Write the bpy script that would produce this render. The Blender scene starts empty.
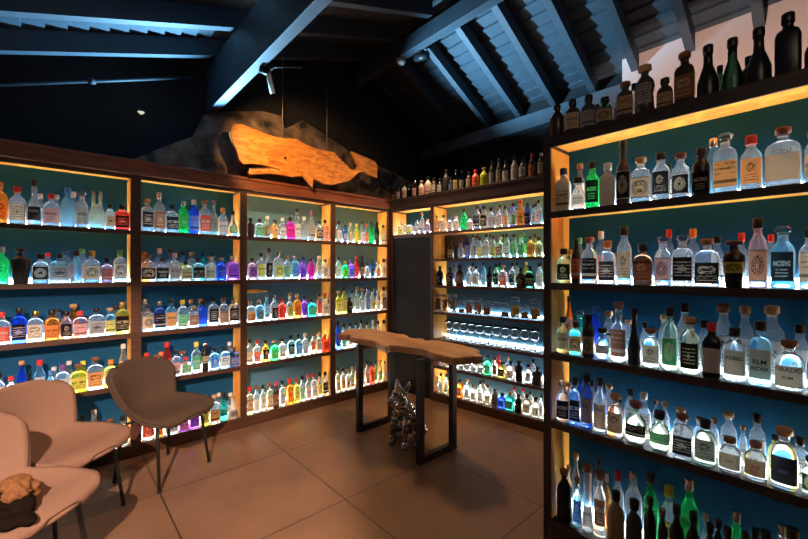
import bpy, bmesh, math, random
from mathutils import Vector, Matrix
random.seed(7)
S = bpy.context.scene
COL = S.collection
PI = math.pi
# ------------------------------------------------------------ camera frame
FPX, CX, CY, EYE = 386.0, 404.0, 269.5, 1.5
CA, SA = 0.670, 0.742            # forward axis in the room's x, y

def ray(px, py=CY):
    u = (px - CX) / FPX
    return SA*u + CA, -CA*u + SA, (CY - py) / FPX      # x, y, z per metre of depth

def on_y(px, py, Y):
    x, y, z = ray(px, py); d = Y / y
    return Vector((x*d, Y, EYE + z*d))

def on_x(px, py, X):
    x, y, z = ray(px, py); d = X / x
    return Vector((X, y*d, EYE + z*d))

def on_z(px, py, Z):
    x, y, z = ray(px, py); d = (Z - EYE) / z
    return Vector((x*d, y*d, Z))

# ------------------------------------------------------------ materials
MATS = {}
def newmat(name):
    m = bpy.data.materials.new(name); m.use_nodes = True
    nt = m.node_tree
    b = nt.nodes['Principled BSDF']
    return m, nt, b

def plain(name, col, rough=.5, metal=0, spec=.5, noise=0, scale=20, bump=0, trans=0, ior=1.45, coat=0):
    if name in MATS: return MATS[name]
    m, nt, b = newmat(name)
    b.inputs['Base Color'].default_value = (*col, 1)
    b.inputs['Roughness'].default_value = rough
    b.inputs['Metallic'].default_value = metal
    b.inputs['Specular IOR Level'].default_value = spec
    b.inputs['Transmission Weight'].default_value = trans
    b.inputs['IOR'].default_value = ior
    b.inputs['Coat Weight'].default_value = coat
    if noise or bump:
        tc = nt.nodes.new('ShaderNodeTexCoord')
        nz = nt.nodes.new('ShaderNodeTexNoise'); nz.inputs['Scale'].default_value = scale
        nz.inputs['Detail'].default_value = 5
        nt.links.new(tc.outputs['Object'], nz.inputs['Vector'])
        if noise:
            mx = nt.nodes.new('ShaderNodeMixRGB'); mx.blend_type = 'MIX'
            mx.inputs[1].default_value = (*[c*(1-noise) for c in col], 1)
            mx.inputs[2].default_value = (*[min(1, c*(1+noise)) for c in col], 1)
            nt.links.new(nz.outputs['Fac'], mx.inputs[0]); nt.links.new(mx.outputs[0], b.inputs['Base Color'])
        if bump:
            bp = nt.nodes.new('ShaderNodeBump'); bp.inputs['Strength'].default_value = bump
            bp.inputs['Distance'].default_value = .01
            nt.links.new(nz.outputs['Fac'], bp.inputs['Height']); nt.links.new(bp.outputs[0], b.inputs['Normal'])
    MATS[name] = m
    return m

def wood(name, c1, c2, rough=.45, stretch=(1, 1, 10), scale=3.0, bump=.15):
    if name in MATS: return MATS[name]
    m, nt, b = newmat(name)
    tc = nt.nodes.new('ShaderNodeTexCoord'); mp = nt.nodes.new('ShaderNodeMapping')
    mp.inputs['Scale'].default_value = stretch
    nt.links.new(tc.outputs['Object'], mp.inputs[0])
    n1 = nt.nodes.new('ShaderNodeTexNoise'); n1.inputs['Scale'].default_value = scale; n1.inputs['Detail'].default_value = 8
    n1.inputs['Distortion'].default_value = 1.2
    nt.links.new(mp.outputs[0], n1.inputs['Vector'])
    r = nt.nodes.new('ShaderNodeValToRGB')
    r.color_ramp.elements[0].position = .3; r.color_ramp.elements[0].color = (*c1, 1)
    r.color_ramp.elements[1].position = .7; r.color_ramp.elements[1].color = (*c2, 1)
    nt.links.new(n1.outputs['Fac'], r.inputs[0]); nt.links.new(r.outputs[0], b.inputs['Base Color'])
    bp = nt.nodes.new('ShaderNodeBump'); bp.inputs['Strength'].default_value = bump; bp.inputs['Distance'].default_value = .005
    nt.links.new(n1.outputs['Fac'], bp.inputs['Height']); nt.links.new(bp.outputs[0], b.inputs['Normal'])
    b.inputs['Roughness'].default_value = rough
    MATS[name] = m
    return m

def emit(name, col, st):
    if name in MATS: return MATS[name]
    m = bpy.data.materials.new(name); m.use_nodes = True
    nt = m.node_tree; nt.nodes.clear()
    e = nt.nodes.new('ShaderNodeEmission'); o = nt.nodes.new('ShaderNodeOutputMaterial')
    e.inputs[0].default_value = (*col, 1); e.inputs[1].default_value = st
    nt.links.new(e.outputs[0], o.inputs[0])
    MATS[name] = m
    return m

GL = {  # code: (colour name, rgb, opaque)
 'c': ('clear', (.97, .985, .985), 0), 'b': ('deep blue', (.05, .16, .85), 0), 'lb': ('pale blue', (.42, .80, .97), 0),
 'g': ('green', (.05, .66, .22), 0), 't': ('turquoise', (.05, .72, .70), 0), 'k': ('black', (.012, .012, .015), 1),
 'a': ('amber', (.86, .42, .08), 0), 'o': ('orange', (.98, .40, .06), 0), 'y': ('yellow', (.95, .88, .18), 0),
 'p': ('purple', (.52, .22, .85), 0), 'm': ('magenta', (.90, .10, .55), 0), 'pk': ('pink', (.98, .66, .68), 0),
 'r': ('red', (.88, .12, .08), 0), 'gr': ('grey', (.42, .42, .40), 1), 'w': ('white', (.80, .80, .76), 1),
 'n': ('dark brown', (.10, .05, .03), 0), 'tan': ('tan', (.35, .22, .12), 1), 'ol': ('greenish', (.75, .93, .74), 0),
 'mv': ('mauve', (.55, .36, .45), 0), 'dg': ('dark green', (.02, .09, .05), 0), 'py': ('pale yellow', (.97, .95, .70), 0),
 'nv': ('navy', (.06, .12, .32), 0), 'fr': ('frosted', (.72, .72, .66), 1), 'ch': ('charcoal', (.05, .05, .055), 1),
 'cr': ('coral', (.85, .22, .18), 1), 'li': ('lime', (.62, .75, .06), 1), 'dn': ('brown opaque', (.035, .020, .014), 1),  # brown opaque is darkened to the tone of unlit silhouettes
}
CP = {'k': ('black', (.012, .012, .012), .35, 0), 's': ('silver', (.75, .76, .78), .25, 1), 'c': ('cork', (.62, .38, .20), .8, 0),
 'w': ('white', (.85, .85, .82), .4, 0), 'r': ('red', (.70, .04, .03), .4, 0), 'o': ('orange', (.85, .28, .06), .5, 0),
 'y': ('gold', (.80, .55, .15), .3, 1), 'n': ('brown', (.25, .10, .05), .6, 0), 'g': ('green', (.10, .42, .20), .4, 0),
 'b': ('blue', (.06, .25, .65), .4, 0), 'p': ('purple', (.20, .07, .30), .4, 0), 'x': ('glass', (.95, .97, .97), .03, 0),
 'ye': ('yellow', (.90, .78, .10), .4, 0)}
LB = {'w': ('white', (.88, .88, .85)), 'cr': ('cream', (.80, .70, .50)), 'k': ('black', (.02, .02, .022)), 'kr': ('tan', (.62, .45, .28)),
 'r': ('red', (.72, .10, .06)), 'o': ('orange', (.85, .36, .12)), 'gn': ('green', (.12, .48, .20)), 'b': ('blue', (.08, .22, .60)),
 'n': ('brown', (.35, .15, .08)), 'y': ('yellow', (.85, .75, .20)), 'gr': ('grey', (.48, .48, .46)), 'pk': ('pink', (.85, .50, .48))}

def glass(code):
    nm, col, op = GL[code]
    key = nm.replace(' ', '_') + '_glass'
    if key in MATS: return MATS[key]
    if op: return plain(key, col, rough=.28, spec=.5)
    m = plain(key, col, rough=.02, trans=1.0, ior=1.42)
    nt = m.node_tree; b = nt.nodes['Principled BSDF']; out = [n for n in nt.nodes if n.type == 'OUTPUT_MATERIAL'][0]
    t = nt.nodes.new('ShaderNodeBsdfTranslucent'); t.inputs[0].default_value = (*[min(1, c*1.0) for c in col], 1)
    mx = nt.nodes.new('ShaderNodeMixShader'); mx.inputs[0].default_value = .13 if code in ('c', 'lb', 'py', 'ol', 'pk') else .28
    nt.links.new(b.outputs[0], mx.inputs[1]); nt.links.new(t.outputs[0], mx.inputs[2]); nt.links.new(mx.outputs[0], out.inputs[0])
    return m

def capmat(code):
    nm, col, ro, me = CP[code]
    if code == 'x': return plain('stopper_glass', col, rough=.03, trans=1, ior=1.42)
    return plain(nm + '_cap', col, rough=ro, metal=me)

def labmat(code, pat):
    nm, col = LB[code]
    key = '%s_label_%s' % (nm, 'abcdef'[pat])
    if key in MATS: return MATS[key]
    m = bpy.data.materials.new(key); m.use_nodes = True
    nt = m.node_tree; nt.nodes.clear()
    N = nt.nodes.new; L = nt.links.new
    out = N('ShaderNodeOutputMaterial')
    uv = N('ShaderNodeUVMap'); uv.uv_map = 'UVMap'
    sp = N('ShaderNodeSeparateXYZ'); L(uv.outputs[0], sp.inputs[0])
    def math_(op, a, b=None, c=None):
        n = N('ShaderNodeMath'); n.operation = op
        for i, v in enumerate((a, b, c)):
            if v is None: continue
            if isinstance(v, (int, float)): n.inputs[i].default_value = v
            else: L(v, n.inputs[i])
        return n.outputs[0]
    lum = sum(col) / 3
    if lum > .3: ink = tuple(c*.22 for c in col)
    else: ink = (.62, .55, .42)
    U, V = sp.outputs[0], sp.outputs[1]
    du = math_('ABSOLUTE', math_('SUBTRACT', U, .5))
    nz = N('ShaderNodeTexNoise'); nz.inputs['Scale'].default_value = 9; nz.inputs['Detail'].default_value = 3
    mp = N('ShaderNodeMapping'); mp.inputs['Scale'].default_value = (2.4, 1.2, 1); mp.inputs['Location'].default_value = (pat*3.1, pat, 0)
    L(uv.outputs[0], mp.inputs[0]); L(mp.outputs[0], nz.inputs['Vector'])
    rag = math_('GREATER_THAN', nz.outputs['Fac'], .47)
    def rows_(v0, v1, n, halfw):      # fine rows of print
        t = math_('FRACT', math_('MULTIPLY', V, n))
        r_ = math_('LESS_THAN', math_('ABSOLUTE', math_('SUBTRACT', t, .5)), .20)
        inside = math_('MULTIPLY', math_('GREATER_THAN', V, v0), math_('LESS_THAN', V, v1))
        return math_('MULTIPLY', math_('MULTIPLY', math_('MULTIPLY', r_, inside), math_('LESS_THAN', du, halfw)), rag)
    def disc(v0, r0, thick):
        dv = math_('SUBTRACT', V, v0)
        r = math_('SQRT', math_('ADD', math_('MULTIPLY', du, du), math_('MULTIPLY', dv, dv)))
        return math_('LESS_THAN', math_('ABSOLUTE', math_('SUBTRACT', r, r0)), thick)
    if pat == 0: mask = math_('MAXIMUM', math_('MULTIPLY', disc(.64, .12, .07), rag), rows_(.12, .42, 10, .32))
    elif pat == 1:
        band = math_('LESS_THAN', math_('ABSOLUTE', math_('SUBTRACT', V, .60)), .09)
        mask = math_('MAXIMUM', math_('MULTIPLY', math_('MULTIPLY', band, math_('LESS_THAN', du, .36)), rag), rows_(.1, .42, 9, .26))
    elif pat == 2: mask = math_('MAXIMUM', math_('MAXIMUM', math_('GREATER_THAN', du, .45), rows_(.2, .88, 7, .30)), math_('LESS_THAN', math_('ADD', du, math_('ABSOLUTE', math_('SUBTRACT', V, .5))), .10))
    elif pat == 3: mask = math_('MAXIMUM', math_('MULTIPLY', disc(.5, .20, .13), rag), math_('GREATER_THAN', math_('ABSOLUTE', math_('SUBTRACT', V, .5)), .46))
    elif pat == 4: mask = math_('MAXIMUM', rows_(.5, .9, 5, .36), math_('LESS_THAN', math_('ABSOLUTE', math_('SUBTRACT', V, .22)), .06))
    else: mask = None
    mx = N('ShaderNodeMixRGB'); mx.inputs[1].default_value = (*col, 1); mx.inputs[2].default_value = (*ink, 1)
    if mask is not None: L(mask, mx.inputs[0])
    else: mx.inputs[0].default_value = 0
    d = N('ShaderNodeBsdfDiffuse'); t = N('ShaderNodeBsdfTranslucent'); ms = N('ShaderNodeMixShader'); ms.inputs[0].default_value = .45
    L(mx.outputs[0], d.inputs[0]); L(mx.outputs[0], t.inputs[0]); L(d.outputs[0], ms.inputs[1]); L(t.outputs[0], ms.inputs[2])
    L(ms.outputs[0], out.inputs[0])
    MATS[key] = m
    return m

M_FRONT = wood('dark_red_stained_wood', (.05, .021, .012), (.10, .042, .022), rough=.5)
M_INNER = wood('orange_lit_cabinet_wood', (.70, .24, .030), (.96, .47, .07), rough=.5, stretch=(6, 6, 1), scale=2)  # amber strip glow is partly put into this saturated orange
M_DARKWOOD = wood('near_black_stained_wood', (.018, .012, .010), (.04, .026, .02), rough=.5)
M_BACK = plain('teal_back_panel', (.009, .075, .175), spec=.08, rough=.65, noise=.15, scale=6)
M_BACK_LIT = plain('brightened_back_panel', (.080, .205, .32), spec=.08, rough=.6, noise=.1, scale=6)  # teal panel made paler, stronger strip light and haze put into its colour
M_BACKC = plain('deep_teal_back_panel', (.006, .064, .145), spec=.08, rough=.65, noise=.15, scale=6)
M_LED = emit('cool_white_led', (.92, .96, 1.0), 62)
M_LEDLOW = emit('dim_cool_white_led', (.82, .94, 1.0), 70)
M_LEDTOP = emit('upper_cool_white_led', (.80, .94, 1.0), 90)
M_LEDC = emit('foreground_cool_white_led', (.90, .97, 1.0), 95)
M_LEDDIM = emit('soft_cool_white_led', (.80, .94, 1.0), 25)
M_LEDHI = emit('bright_cool_white_led', (1.0, .87, .66), 95)
M_AMBER = emit('amber_led', (1.0, .34, .015), .8)
M_BLACK = plain('matte_black_steel', (.012, .013, .015), rough=.45, spec=.4)
M_NAVY = plain('navy_black_painted_timber', (.035, .05, .065), rough=.6, noise=.25, scale=12)
M_VOID = plain('matte_black_board', (.010, .011, .013), rough=.85)  # near-black board for the walls, also above the stone outline
M_WHITE = plain('white_plastic', (.8, .8, .78), rough=.35)

# ------------------------------------------------------------ mesh building
class MB:
    def __init__(s): s.v = []; s.f = []; s.mi = []; s.uv = {}; s.mats = []; s.smooth = []
    def m(s, mat):
        if mat not in s.mats: s.mats.append(mat)
        return s.mats.index(mat)
    def face(s, idx, mi=0, sm=False): s.f.append(idx); s.mi.append(mi); s.smooth.append(sm)
    def box(s, a, b, mat=None, M=None):
        mi = s.m(mat) if mat else 0
        x0, y0, z0 = a; x1, y1, z1 = b; n = len(s.v)
        for z in (z0, z1):
            for x, y in ((x0, y0), (x1, y0), (x1, y1), (x0, y1)):
                p = Vector((x, y, z)); s.v.append(M @ p if M else p)
        for q in ((0, 3, 2, 1), (4, 5, 6, 7), (0, 1, 5, 4), (1, 2, 6, 5), (2, 3, 7, 6), (3, 0, 4, 7)):
            s.face([n+i for i in q], mi)
    def rings(s, rings, mat=None, cap=True, sm=True):
        mi = s.m(mat) if mat else 0
        n = len(rings[0]); b = len(s.v)
        for r in rings: s.v.extend(r)
        for i in range(len(rings)-1):
            for j in range(n):
                k = (j+1) % n
                s.face([b+i*n+j, b+i*n+k, b+(i+1)*n+k, b+(i+1)*n+j], mi, sm)
        if cap:
            s.face([b+j for j in reversed(range(n))], mi, False)
            s.face([b+(len(rings)-1)*n+j for j in range(n)], mi, False)
    def tube(s, pts, r, mat=None, n=8):
        pts = [Vector(p) for p in pts]; out = []
        up = None
        for i, p in enumerate(pts):
            t = (pts[min(i+1, len(pts)-1)] - pts[max(i-1, 0)]).normalized()
            if up is None: up = t.orthogonal().normalized()
            else: up = (up - t*up.dot(t)).normalized()
            w = t.cross(up); rr = r[i] if isinstance(r, (list, tuple)) else r
            out.append([p + (up*math.cos(a)+w*math.sin(a))*rr for a in (2*PI*j/n for j in range(n))])
        s.rings(out, mat)
    def lathe(s, prof, mat=None, n=16, c=(0, 0, 0)):
        s.rings([[Vector((c[0]+r*math.cos(2*PI*j/n), c[1]+r*math.sin(2*PI*j/n), c[2]+z)) for j in range(n)] for z, r in prof], mat)
    def build(s, name, mat=None, parent=None, bevel=0):
        me = bpy.data.meshes.new(name)
        me.from_pydata([tuple(v) for v in s.v], [], s.f)
        ms = s.mats or [mat]
        for m in ms: me.materials.append(m)
        me.polygons.foreach_set('material_index', s.mi)
        me.polygons.foreach_set('use_smooth', s.smooth)
        me.update()
        o = bpy.data.objects.new(name, me); COL.objects.link(o)
        if parent: o.parent = parent
        if bevel:
            bv = o.modifiers.new('bevel', 'BEVEL'); bv.width = bevel; bv.segments = 2; bv.limit_method = 'ANGLE'
        return o

def tag(o, label=None, cat=None, group=None, kind=None):
    if label: o['label'] = label
    if cat: o['category'] = cat
    if group: o['group'] = group
    if kind: o['kind'] = kind
    return o

def empty(name, loc=(0, 0, 0), rz=0):
    o = bpy.data.objects.new(name, None); COL.objects.link(o)
    o.location = loc; o.rotation_euler = (0, 0, rz); o.empty_display_size = .05
    return o

def outline(name, pts, depth, mat, bevel=.004, axis='xz', parent=None):
    """solid slab from a closed outline; pts are (x, z) or (x, y)"""
    cu = bpy.data.curves.new(name, 'CURVE'); cu.dimensions = '2D'; cu.fill_mode = 'BOTH'
    cu.extrude = depth/2 - bevel; cu.bevel_depth = bevel; cu.bevel_resolution = 1; cu.offset = -bevel*.5
    sp = cu.splines.new('POLY'); sp.points.add(len(pts)-1)
    for q, p in zip(sp.points, pts): q.co = (p[0], p[1], 0, 1)
    sp.use_cyclic_u = True
    t = bpy.data.objects.new(name, cu); COL.objects.link(t)
    dg = bpy.context.evaluated_depsgraph_get(); dg.update()
    me = bpy.data.meshes.new_from_object(t.evaluated_get(dg))
    bpy.data.objects.remove(t)
    if axis == 'xz': me.transform(Matrix.Rotation(PI/2, 4, 'X'))
    me.materials.clear(); me.materials.append(mat); me.name = name
    o = bpy.data.objects.new(name, me); COL.objects.link(o)
    if parent: o.parent = parent
    return o

def amber_lamp(root, x0, x1, y, z, k=1.0):
    """lensed amber strip just behind the front lip, aimed back and up at the board above it"""
    l = bpy.data.lights.new('amber_lamp', 'AREA'); l.shape = 'RECTANGLE'; l.size = x1-x0-.03; l.size_y = .006
    l.color = (1.0, .40, .03); l.energy = .7*(x1-x0)*k; l.spread = math.radians(60)
    o = bpy.data.objects.new('amber_lamp', l); COL.objects.link(o); o.parent = root
    o.location = ((x0+x1)/2, y, z); o.rotation_mode = 'QUATERNION'
    o.rotation_quaternion = Vector((0, math.cos(math.radians(26)), math.sin(math.radians(26)))).to_track_quat('-Z', 'Y')
# ------------------------------------------------------------ room
# floor tiles
def floor_mat():
    m, nt, b = newmat('brown_concrete_tile')
    N = nt.nodes.new; L = nt.links.new
    g = N('ShaderNodeTexCoord'); sp = N('ShaderNodeSeparateXYZ'); L(g.outputs['Object'], sp.inputs[0])
    def mt(op, a, b2):
        n = N('ShaderNodeMath'); n.operation = op
        for i, v in enumerate((a, b2)):
            if isinstance(v, (int, float)): n.inputs[i].default_value = v
            else: L(v, n.inputs[i])
        return n.outputs[0]
    gx = mt('PINGPONG', mt('ADD', mt('SUBTRACT', sp.outputs[0], 1.405), 8.85), .4425)
    gy = mt('PINGPONG', mt('ADD', mt('SUBTRACT', sp.outputs[1], 2.125), 8.95), .4475)
    line = mt('LESS_THAN', mt('MINIMUM', gx, gy), .0045)
    nz = N('ShaderNodeTexNoise'); nz.inputs['Scale'].default_value = 3.2; nz.inputs['Detail'].default_value = 3; L(g.outputs['Object'], nz.inputs['Vector'])
    r = N('ShaderNodeValToRGB'); r.color_ramp.elements[0].color = (.175, .102, .060, 1); r.color_ramp.elements[1].color = (.235, .140, .085, 1)
    r.color_ramp.elements[0].position = .3; r.color_ramp.elements[1].position = .7
    L(nz.outputs['Fac'], r.inputs[0])
    mx = N('ShaderNodeMixRGB'); L(line, mx.inputs[0]); L(r.outputs[0], mx.inputs[1]); mx.inputs[2].default_value = (.05, .03, .02, 1)
    L(mx.outputs[0], b.inputs['Base Color'])
    b.inputs['Roughness'].default_value = .30; b.inputs['Specular IOR Level'].default_value = .7
    return m
f = MB(); f.box((-2.3, -2.6, -.1), (4.3, 4.2, 0)); tag(f.build('floor', floor_mat()), kind='structure')

def struct(name, mb, mat, bevel=0): return tag(mb.build(name, mat, None, bevel), kind='structure')
w = MB(); w.box((-2.3, 4.02, 0), (4.3, 4.2, 4.4)); struct('wall_back', w, M_VOID)
w = MB(); w.box((-2.3, -2.6, 0), (-2.2, 4.02, 3.2)); struct('wall_left', w, M_VOID)
w = MB(); w.box((-2.2, -2.6, 0), (4.3, -2.5, 4.2)); struct('wall_front', w, M_VOID)
w = MB(); w.box((4.12, 1.30, 0), (4.3, 4.02, 3.45)); struct('wall_right', w, M_VOID)
M_PALE = plain('pale_plaster', (.62, .52, .48), rough=.85, noise=.04, scale=30)
w = MB(); w.box((4.0, -2.5, 0), (4.12, 1.334, 3.50)); struct('wall_right_pale', w, M_PALE)
w = MB(); w.box((3.97, 1.334, 3.10), (4.12, 4.02, 3.26)); struct('trim_1', w, plain('wall_plate_paint', (.07, .095, .12), rough=.6, noise=.2, scale=10), .006)

# stone gable behind the whale
def stone_mat():
    m, nt, b = newmat('rough_dark_stone')
    N = nt.nodes.new; L = nt.links.new
    g = N('ShaderNodeTexCoord'); v = N('ShaderNodeTexVoronoi'); v.inputs['Scale'].default_value = 9
    mp = N('ShaderNodeMapping'); mp.inputs['Scale'].default_value = (1, 1, 1.7)
    nz = N('ShaderNodeTexNoise'); nz.inputs['Scale'].default_value = 7; nz.inputs['Detail'].default_value = 8
    L(g.outputs['Object'], mp.inputs[0]); L(mp.outputs[0], v.inputs['Vector']); L(g.outputs['Object'], nz.inputs['Vector'])
    r = N('ShaderNodeValToRGB'); r.color_ramp.elements[0].color = (.02, .017, .014, 1); r.color_ramp.elements[1].color = (.27, .20, .15, 1)
    r.color_ramp.elements[0].position = .35; r.color_ramp.elements[1].position = .72
    L(nz.outputs['Fac'], r.inputs[0]); L(r.outputs[0], b.inputs['Base Color'])
    b.inputs['Roughness'].default_value = .9
    bp = N('ShaderNodeBump'); bp.inputs['Strength'].default_value = .8; bp.inputs['Distance'].default_value = .03
    ad = N('ShaderNodeMath'); ad.operation = 'ADD'; L(v.outputs['Distance'], ad.inputs[0]); L(nz.outputs['Fac'], ad.inputs[1])
    L(ad.outputs[0], bp.inputs['Height']); L(bp.outputs[0], b.inputs['Normal'])
    return m
YS = 3.97
pts = [(128, 166), (134, 160), (163, 148), (193, 137), (204, 116), (222, 113), (260, 112), (281, 117), (283, 130), (290, 127), (301, 121), (318, 132), (334, 143), (353, 155), (372, 165), (390, 172), (412, 184)]
poly = [(on_y(x, y, YS).x, on_y(x, y, YS).z) for x, y in pts]
poly = poly + [(poly[-1][0], 2.1), (poly[0][0], 2.1)]
st = outline('wall_back_stone', poly[::-1], .07, stone_mat(), .003)
st.location.y = YS; tag(st, kind='structure')

# roof: two planes of lapped boards on rafters, apex at XR
XR, ZR, SL, SR = 2.76, EYE+2.48, .345, .52
def under(x): return ZR - (SL*(XR-x) if x < XR else SR*(x-XR))
rb = MB(); RD = .17
def lap(x0, x1, step):
    n = int(abs(x1-x0)/step); prof = []
    for i in range(n):
        a = x0 + (x1-x0)*i/n; b = x0 + (x1-x0)*(i+1)/n
        prof.append((a, under(a)+RD-.022)); prof.append((b, under(b)+RD+.004))
    return prof
for prof in (lap(XR, -2.28, .115), lap(XR, 4.28, .105)):
    for (xa, za), (xb, zb) in zip(prof, prof[1:]):
        n = len(rb.v)
        for x, z in ((xa, za), (xb, zb)):
            for y in (-2.55, 4.05): rb.v.append(Vector((x, y, z)))
        rb.face([n, n+1, n+3, n+2])
    n = len(rb.v)
for sgn in (-1, 1):
    x1 = -2.3 if sgn < 0 else 4.3
    n = len(rb.v)
    for x in (XR, x1):
        for y in (-2.6, 4.1):
            for dz in (.05, .09): rb.v.append(Vector((x, y, under(x)+RD+dz)))
    for q in ((0, 2, 6, 4), (1, 5, 7, 3), (0, 4, 5, 1), (2, 3, 7, 6)): rb.face([n+i for i in q])
struct('ceiling', rb, M_NAVY)
k = 0
def rafter(y, x0, x1):
    global k; k += 1
    mb = MB(); t = .032; n = 0
    for yy in (y-t, y+t):
        for x in (x0, x1):
            for dz in (0, RD-.02): mb.v.append(Vector((x, yy, under(x)+dz)))
    for q in ((0, 2, 3, 1), (4, 5, 7, 6), (0, 1, 5, 4), (2, 6, 7, 3), (0, 4, 6, 2), (1, 3, 7, 5)): mb.face(list(q))
    o = mb.build('rafter', M_NAVY)
    side = 'left' if x1 <= XR+.01 else 'right'
    return o, side
OR = ['farthest', 'second farthest', 'third farthest', 'fourth farthest', 'fifth farthest', 'sixth farthest', 'seventh farthest', 'eighth farthest', 'ninth farthest']
ys = [3.68, 3.15, 2.62, 2.09, 1.56]
for i, y in enumerate(ys):
    o, _ = rafter(y, -2.28, XR-.05)
    tag(o, 'dark blue sloping rafter on the left roof side, %s from the camera' % OR[i], 'rafter', 'rafters of the left roof slope')
ys = [3.79, 3.36, 2.92, 2.48, 2.05, 1.63, 1.22, .80, .37]
for i, y in enumerate(ys):
    o, _ = rafter(y, XR+.05, 4.12 if y > 1.334 else 3.99)
    tag(o, 'dark blue sloping rafter on the right roof side, %s from the camera' % OR[i], 'rafter', 'rafters of the right roof slope')
b = MB(); b.box((1.054, -2.48, EYE+1.476), (1.132, 3.93, under(1.05)+.002)); tag(b.build('roof_beam', M_NAVY, None, .005), 'deep navy timber beam crossing the roof left of the hanging whale', 'beam')
b = MB(); b.box((2.735, -2.48, EYE+2.285), (2.83, 3.93, ZR-.03)); tag(b.build('ridge_beam', M_NAVY, None, .005), 'navy timber ridge beam running overhead to above the whale tail', 'beam')
# conduit on the gable
c = MB(); p0 = on_y(0, 85, 3.88); p1 = on_y(195, 77.5, 3.88); d = p1-p0
c.tube([p0-d*.5, p0, p0+d*.4, p1], .012); c.tube([p0+d*.39, p0+d*.42], .024)
tag(c.build('conduit', M_NAVY), 'thin blue conduit pipe sloping along the dark wall at upper left', 'pipe')

# ------------------------------------------------------------ ceiling fixtures
p = on_x(268, 66, 1.16)
t = empty('track_spotlight', p); tag(t, 'small spotlight with white barrel clamped under the left roof beam', 'spotlight')
m = MB(); m.box((-.03, -.035, -.02), (.035, .035, .012)); m.tube([(0, 0, -.02), (0, 0, -.05)], .012); m.build('bracket', M_BLACK, t, .004)
m = MB(); m.tube([(-.055, .02, -.03), (.0, .0, -.045), (.01, -.004, -.05)], .026, n=14); m.build('housing', M_BLACK, t)
a = Vector((0, 0, -.05)); dr = Vector((.45, .42, -.86)).normalized()
m = MB(); m.tube([a, a+dr*.14], .018, n=14); m.build('barrel', M_WHITE, t)
m = MB(); m.tube([(0, 0, -.01), (.12, -.05, .015), (.22, -.09, .03)], .006); m.build('arm', M_BLACK, t)
SPOT_P = p + a + dr*.15

p = on_x(401, 60, 2.79)
p.z = EYE+2.285
t = empty('smoke_detector', p); tag(t, 'round white smoke detector under the ridge beam', 'smoke detector')
m = MB(); m.lathe([(0, .052), (-.018, .052), (-.02, .046)], n=24); m.build('mounting_base', plain('grey_plastic', (.3, .3, .3), .4), t)
m = MB(); m.lathe([(-.02, .049), (-.036, .047), (-.052, .034), (-.056, .01)], n=24); m.build('sensor_dome', M_WHITE, t)
p = on_x(419, 54, 2.86); p.z = EYE+2.29
t = empty('track_spotlight', p); tag(t, 'black spotlight fixture beside the ridge beam, right of the smoke detector', 'spotlight')
m = MB(); m.box((-.05, -.05, -.01), (.03, .05, .03)); m.build('bracket', M_BLACK, t, .004)
m = MB(); m.tube([(0, .05, -.03), (.02, -.11, -.05)], .04, n=16); m.build('housing', M_BLACK, t)
m = MB(); m.tube([(0, 0, 0), (0, 0, -.03)], .012); m.build('arm', M_BLACK, t)
p = on_y(141, 111, 3.99)
t = empty('wall_lamp', (p.x, 4.015, p.z)); tag(t, 'tiny pale lamp on the dark wall above the second shelving bay', 'lamp')
m = MB(); m.box((-.04, -.02, -.01), (.04, .01, .025)); m.build('housing', M_BLACK, t, .004)
m = MB(); m.lathe([(-.03, .006), (-.02, .02), (-.01, .026)], n=14, c=(0, -.03, 0)); m.build('bulb', emit('pale_bulb', (1, .95, .75), .7), t)

# ------------------------------------------------------------ shelving
YA, DA = 3.73, .21
A_BAYS = [(-.47, .445), (.512, 1.295), (1.354, 2.275), (2.333, 3.09)]
A_Z = [.10, .586, .99, 1.40, 1.814]; A_TOP = 2.224
def shelf_unit(root, x0, x1, depth, zs, top, th, back, led, pl, pr, led_amber=True, base_h=None, front=M_FRONT, shelfmat=None, inner=M_INNER, ledsel=None, skipback=False, ledw=None):
    """in the local frame: x along the front, y into the cabinet, z up"""
    shelfmat = shelfmat or front
    for a, b_ in ((x0-pl, x0), (x1, x1+pr)):
        inn = a < x0
        m = MB()
        m.box((a, 0, 0), (b_, depth, top+.03), front)
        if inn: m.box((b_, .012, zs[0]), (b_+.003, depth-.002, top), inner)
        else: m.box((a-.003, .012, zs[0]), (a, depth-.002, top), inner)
        m.build('side_panel', None, root)
    m = MB(); m.box((x0, 0, 0), (x1, depth, zs[0])); m.build('plinth', front, root, .003)
    m = MB(); m.box((x0, depth-.012, zs[0]), (x1, depth, top+.03)); m.build('back_panel', back, root)
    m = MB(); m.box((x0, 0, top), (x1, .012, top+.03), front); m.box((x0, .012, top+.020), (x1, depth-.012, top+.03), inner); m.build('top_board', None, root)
    for i, z in enumerate(zs):
        if i:
            m = MB(); m.box((x0+.003, .002, z-th), (x1-.003, .012, z), front)
            m.box((x0+.003, .012, z-.016), (x1-.003, depth-.012, z), inner if i == len(zs)-1 else front)  # top shelf takes the glow-tinted wood, lower ones stay dark
            sh = m.build('shelf', None, root)
            if i == len(zs)-1 and led_amber:
                m = MB(); m.box((x0+.01, .0125, z-.026), (x1-.01, .0165, z-.018)); tag(m.build('under_shelf_led', M_AMBER, sh), 'glowing amber light strip'); amber_lamp(root, x0, x1, .020, z-.027)
        lm = ledsel[i] if ledsel else led
        if lm:
            m = MB(); m.box((x0+.01, depth-.026, z+.001), (x1-.01, depth-.013, z+(.016 if lm is M_LEDDIM else .032))); tag(m.build('led_strip', lm, root), 'glowing cool white light strip')
    if led_amber:
        m = MB(); m.box((x0+.01, .0125, top+.006), (x1-.01, .0165, top+.016)); tag(m.build('led_strip', M_AMBER, root), 'glowing amber light strip'); amber_lamp(root, x0, x1, .020, top+.008)
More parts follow.
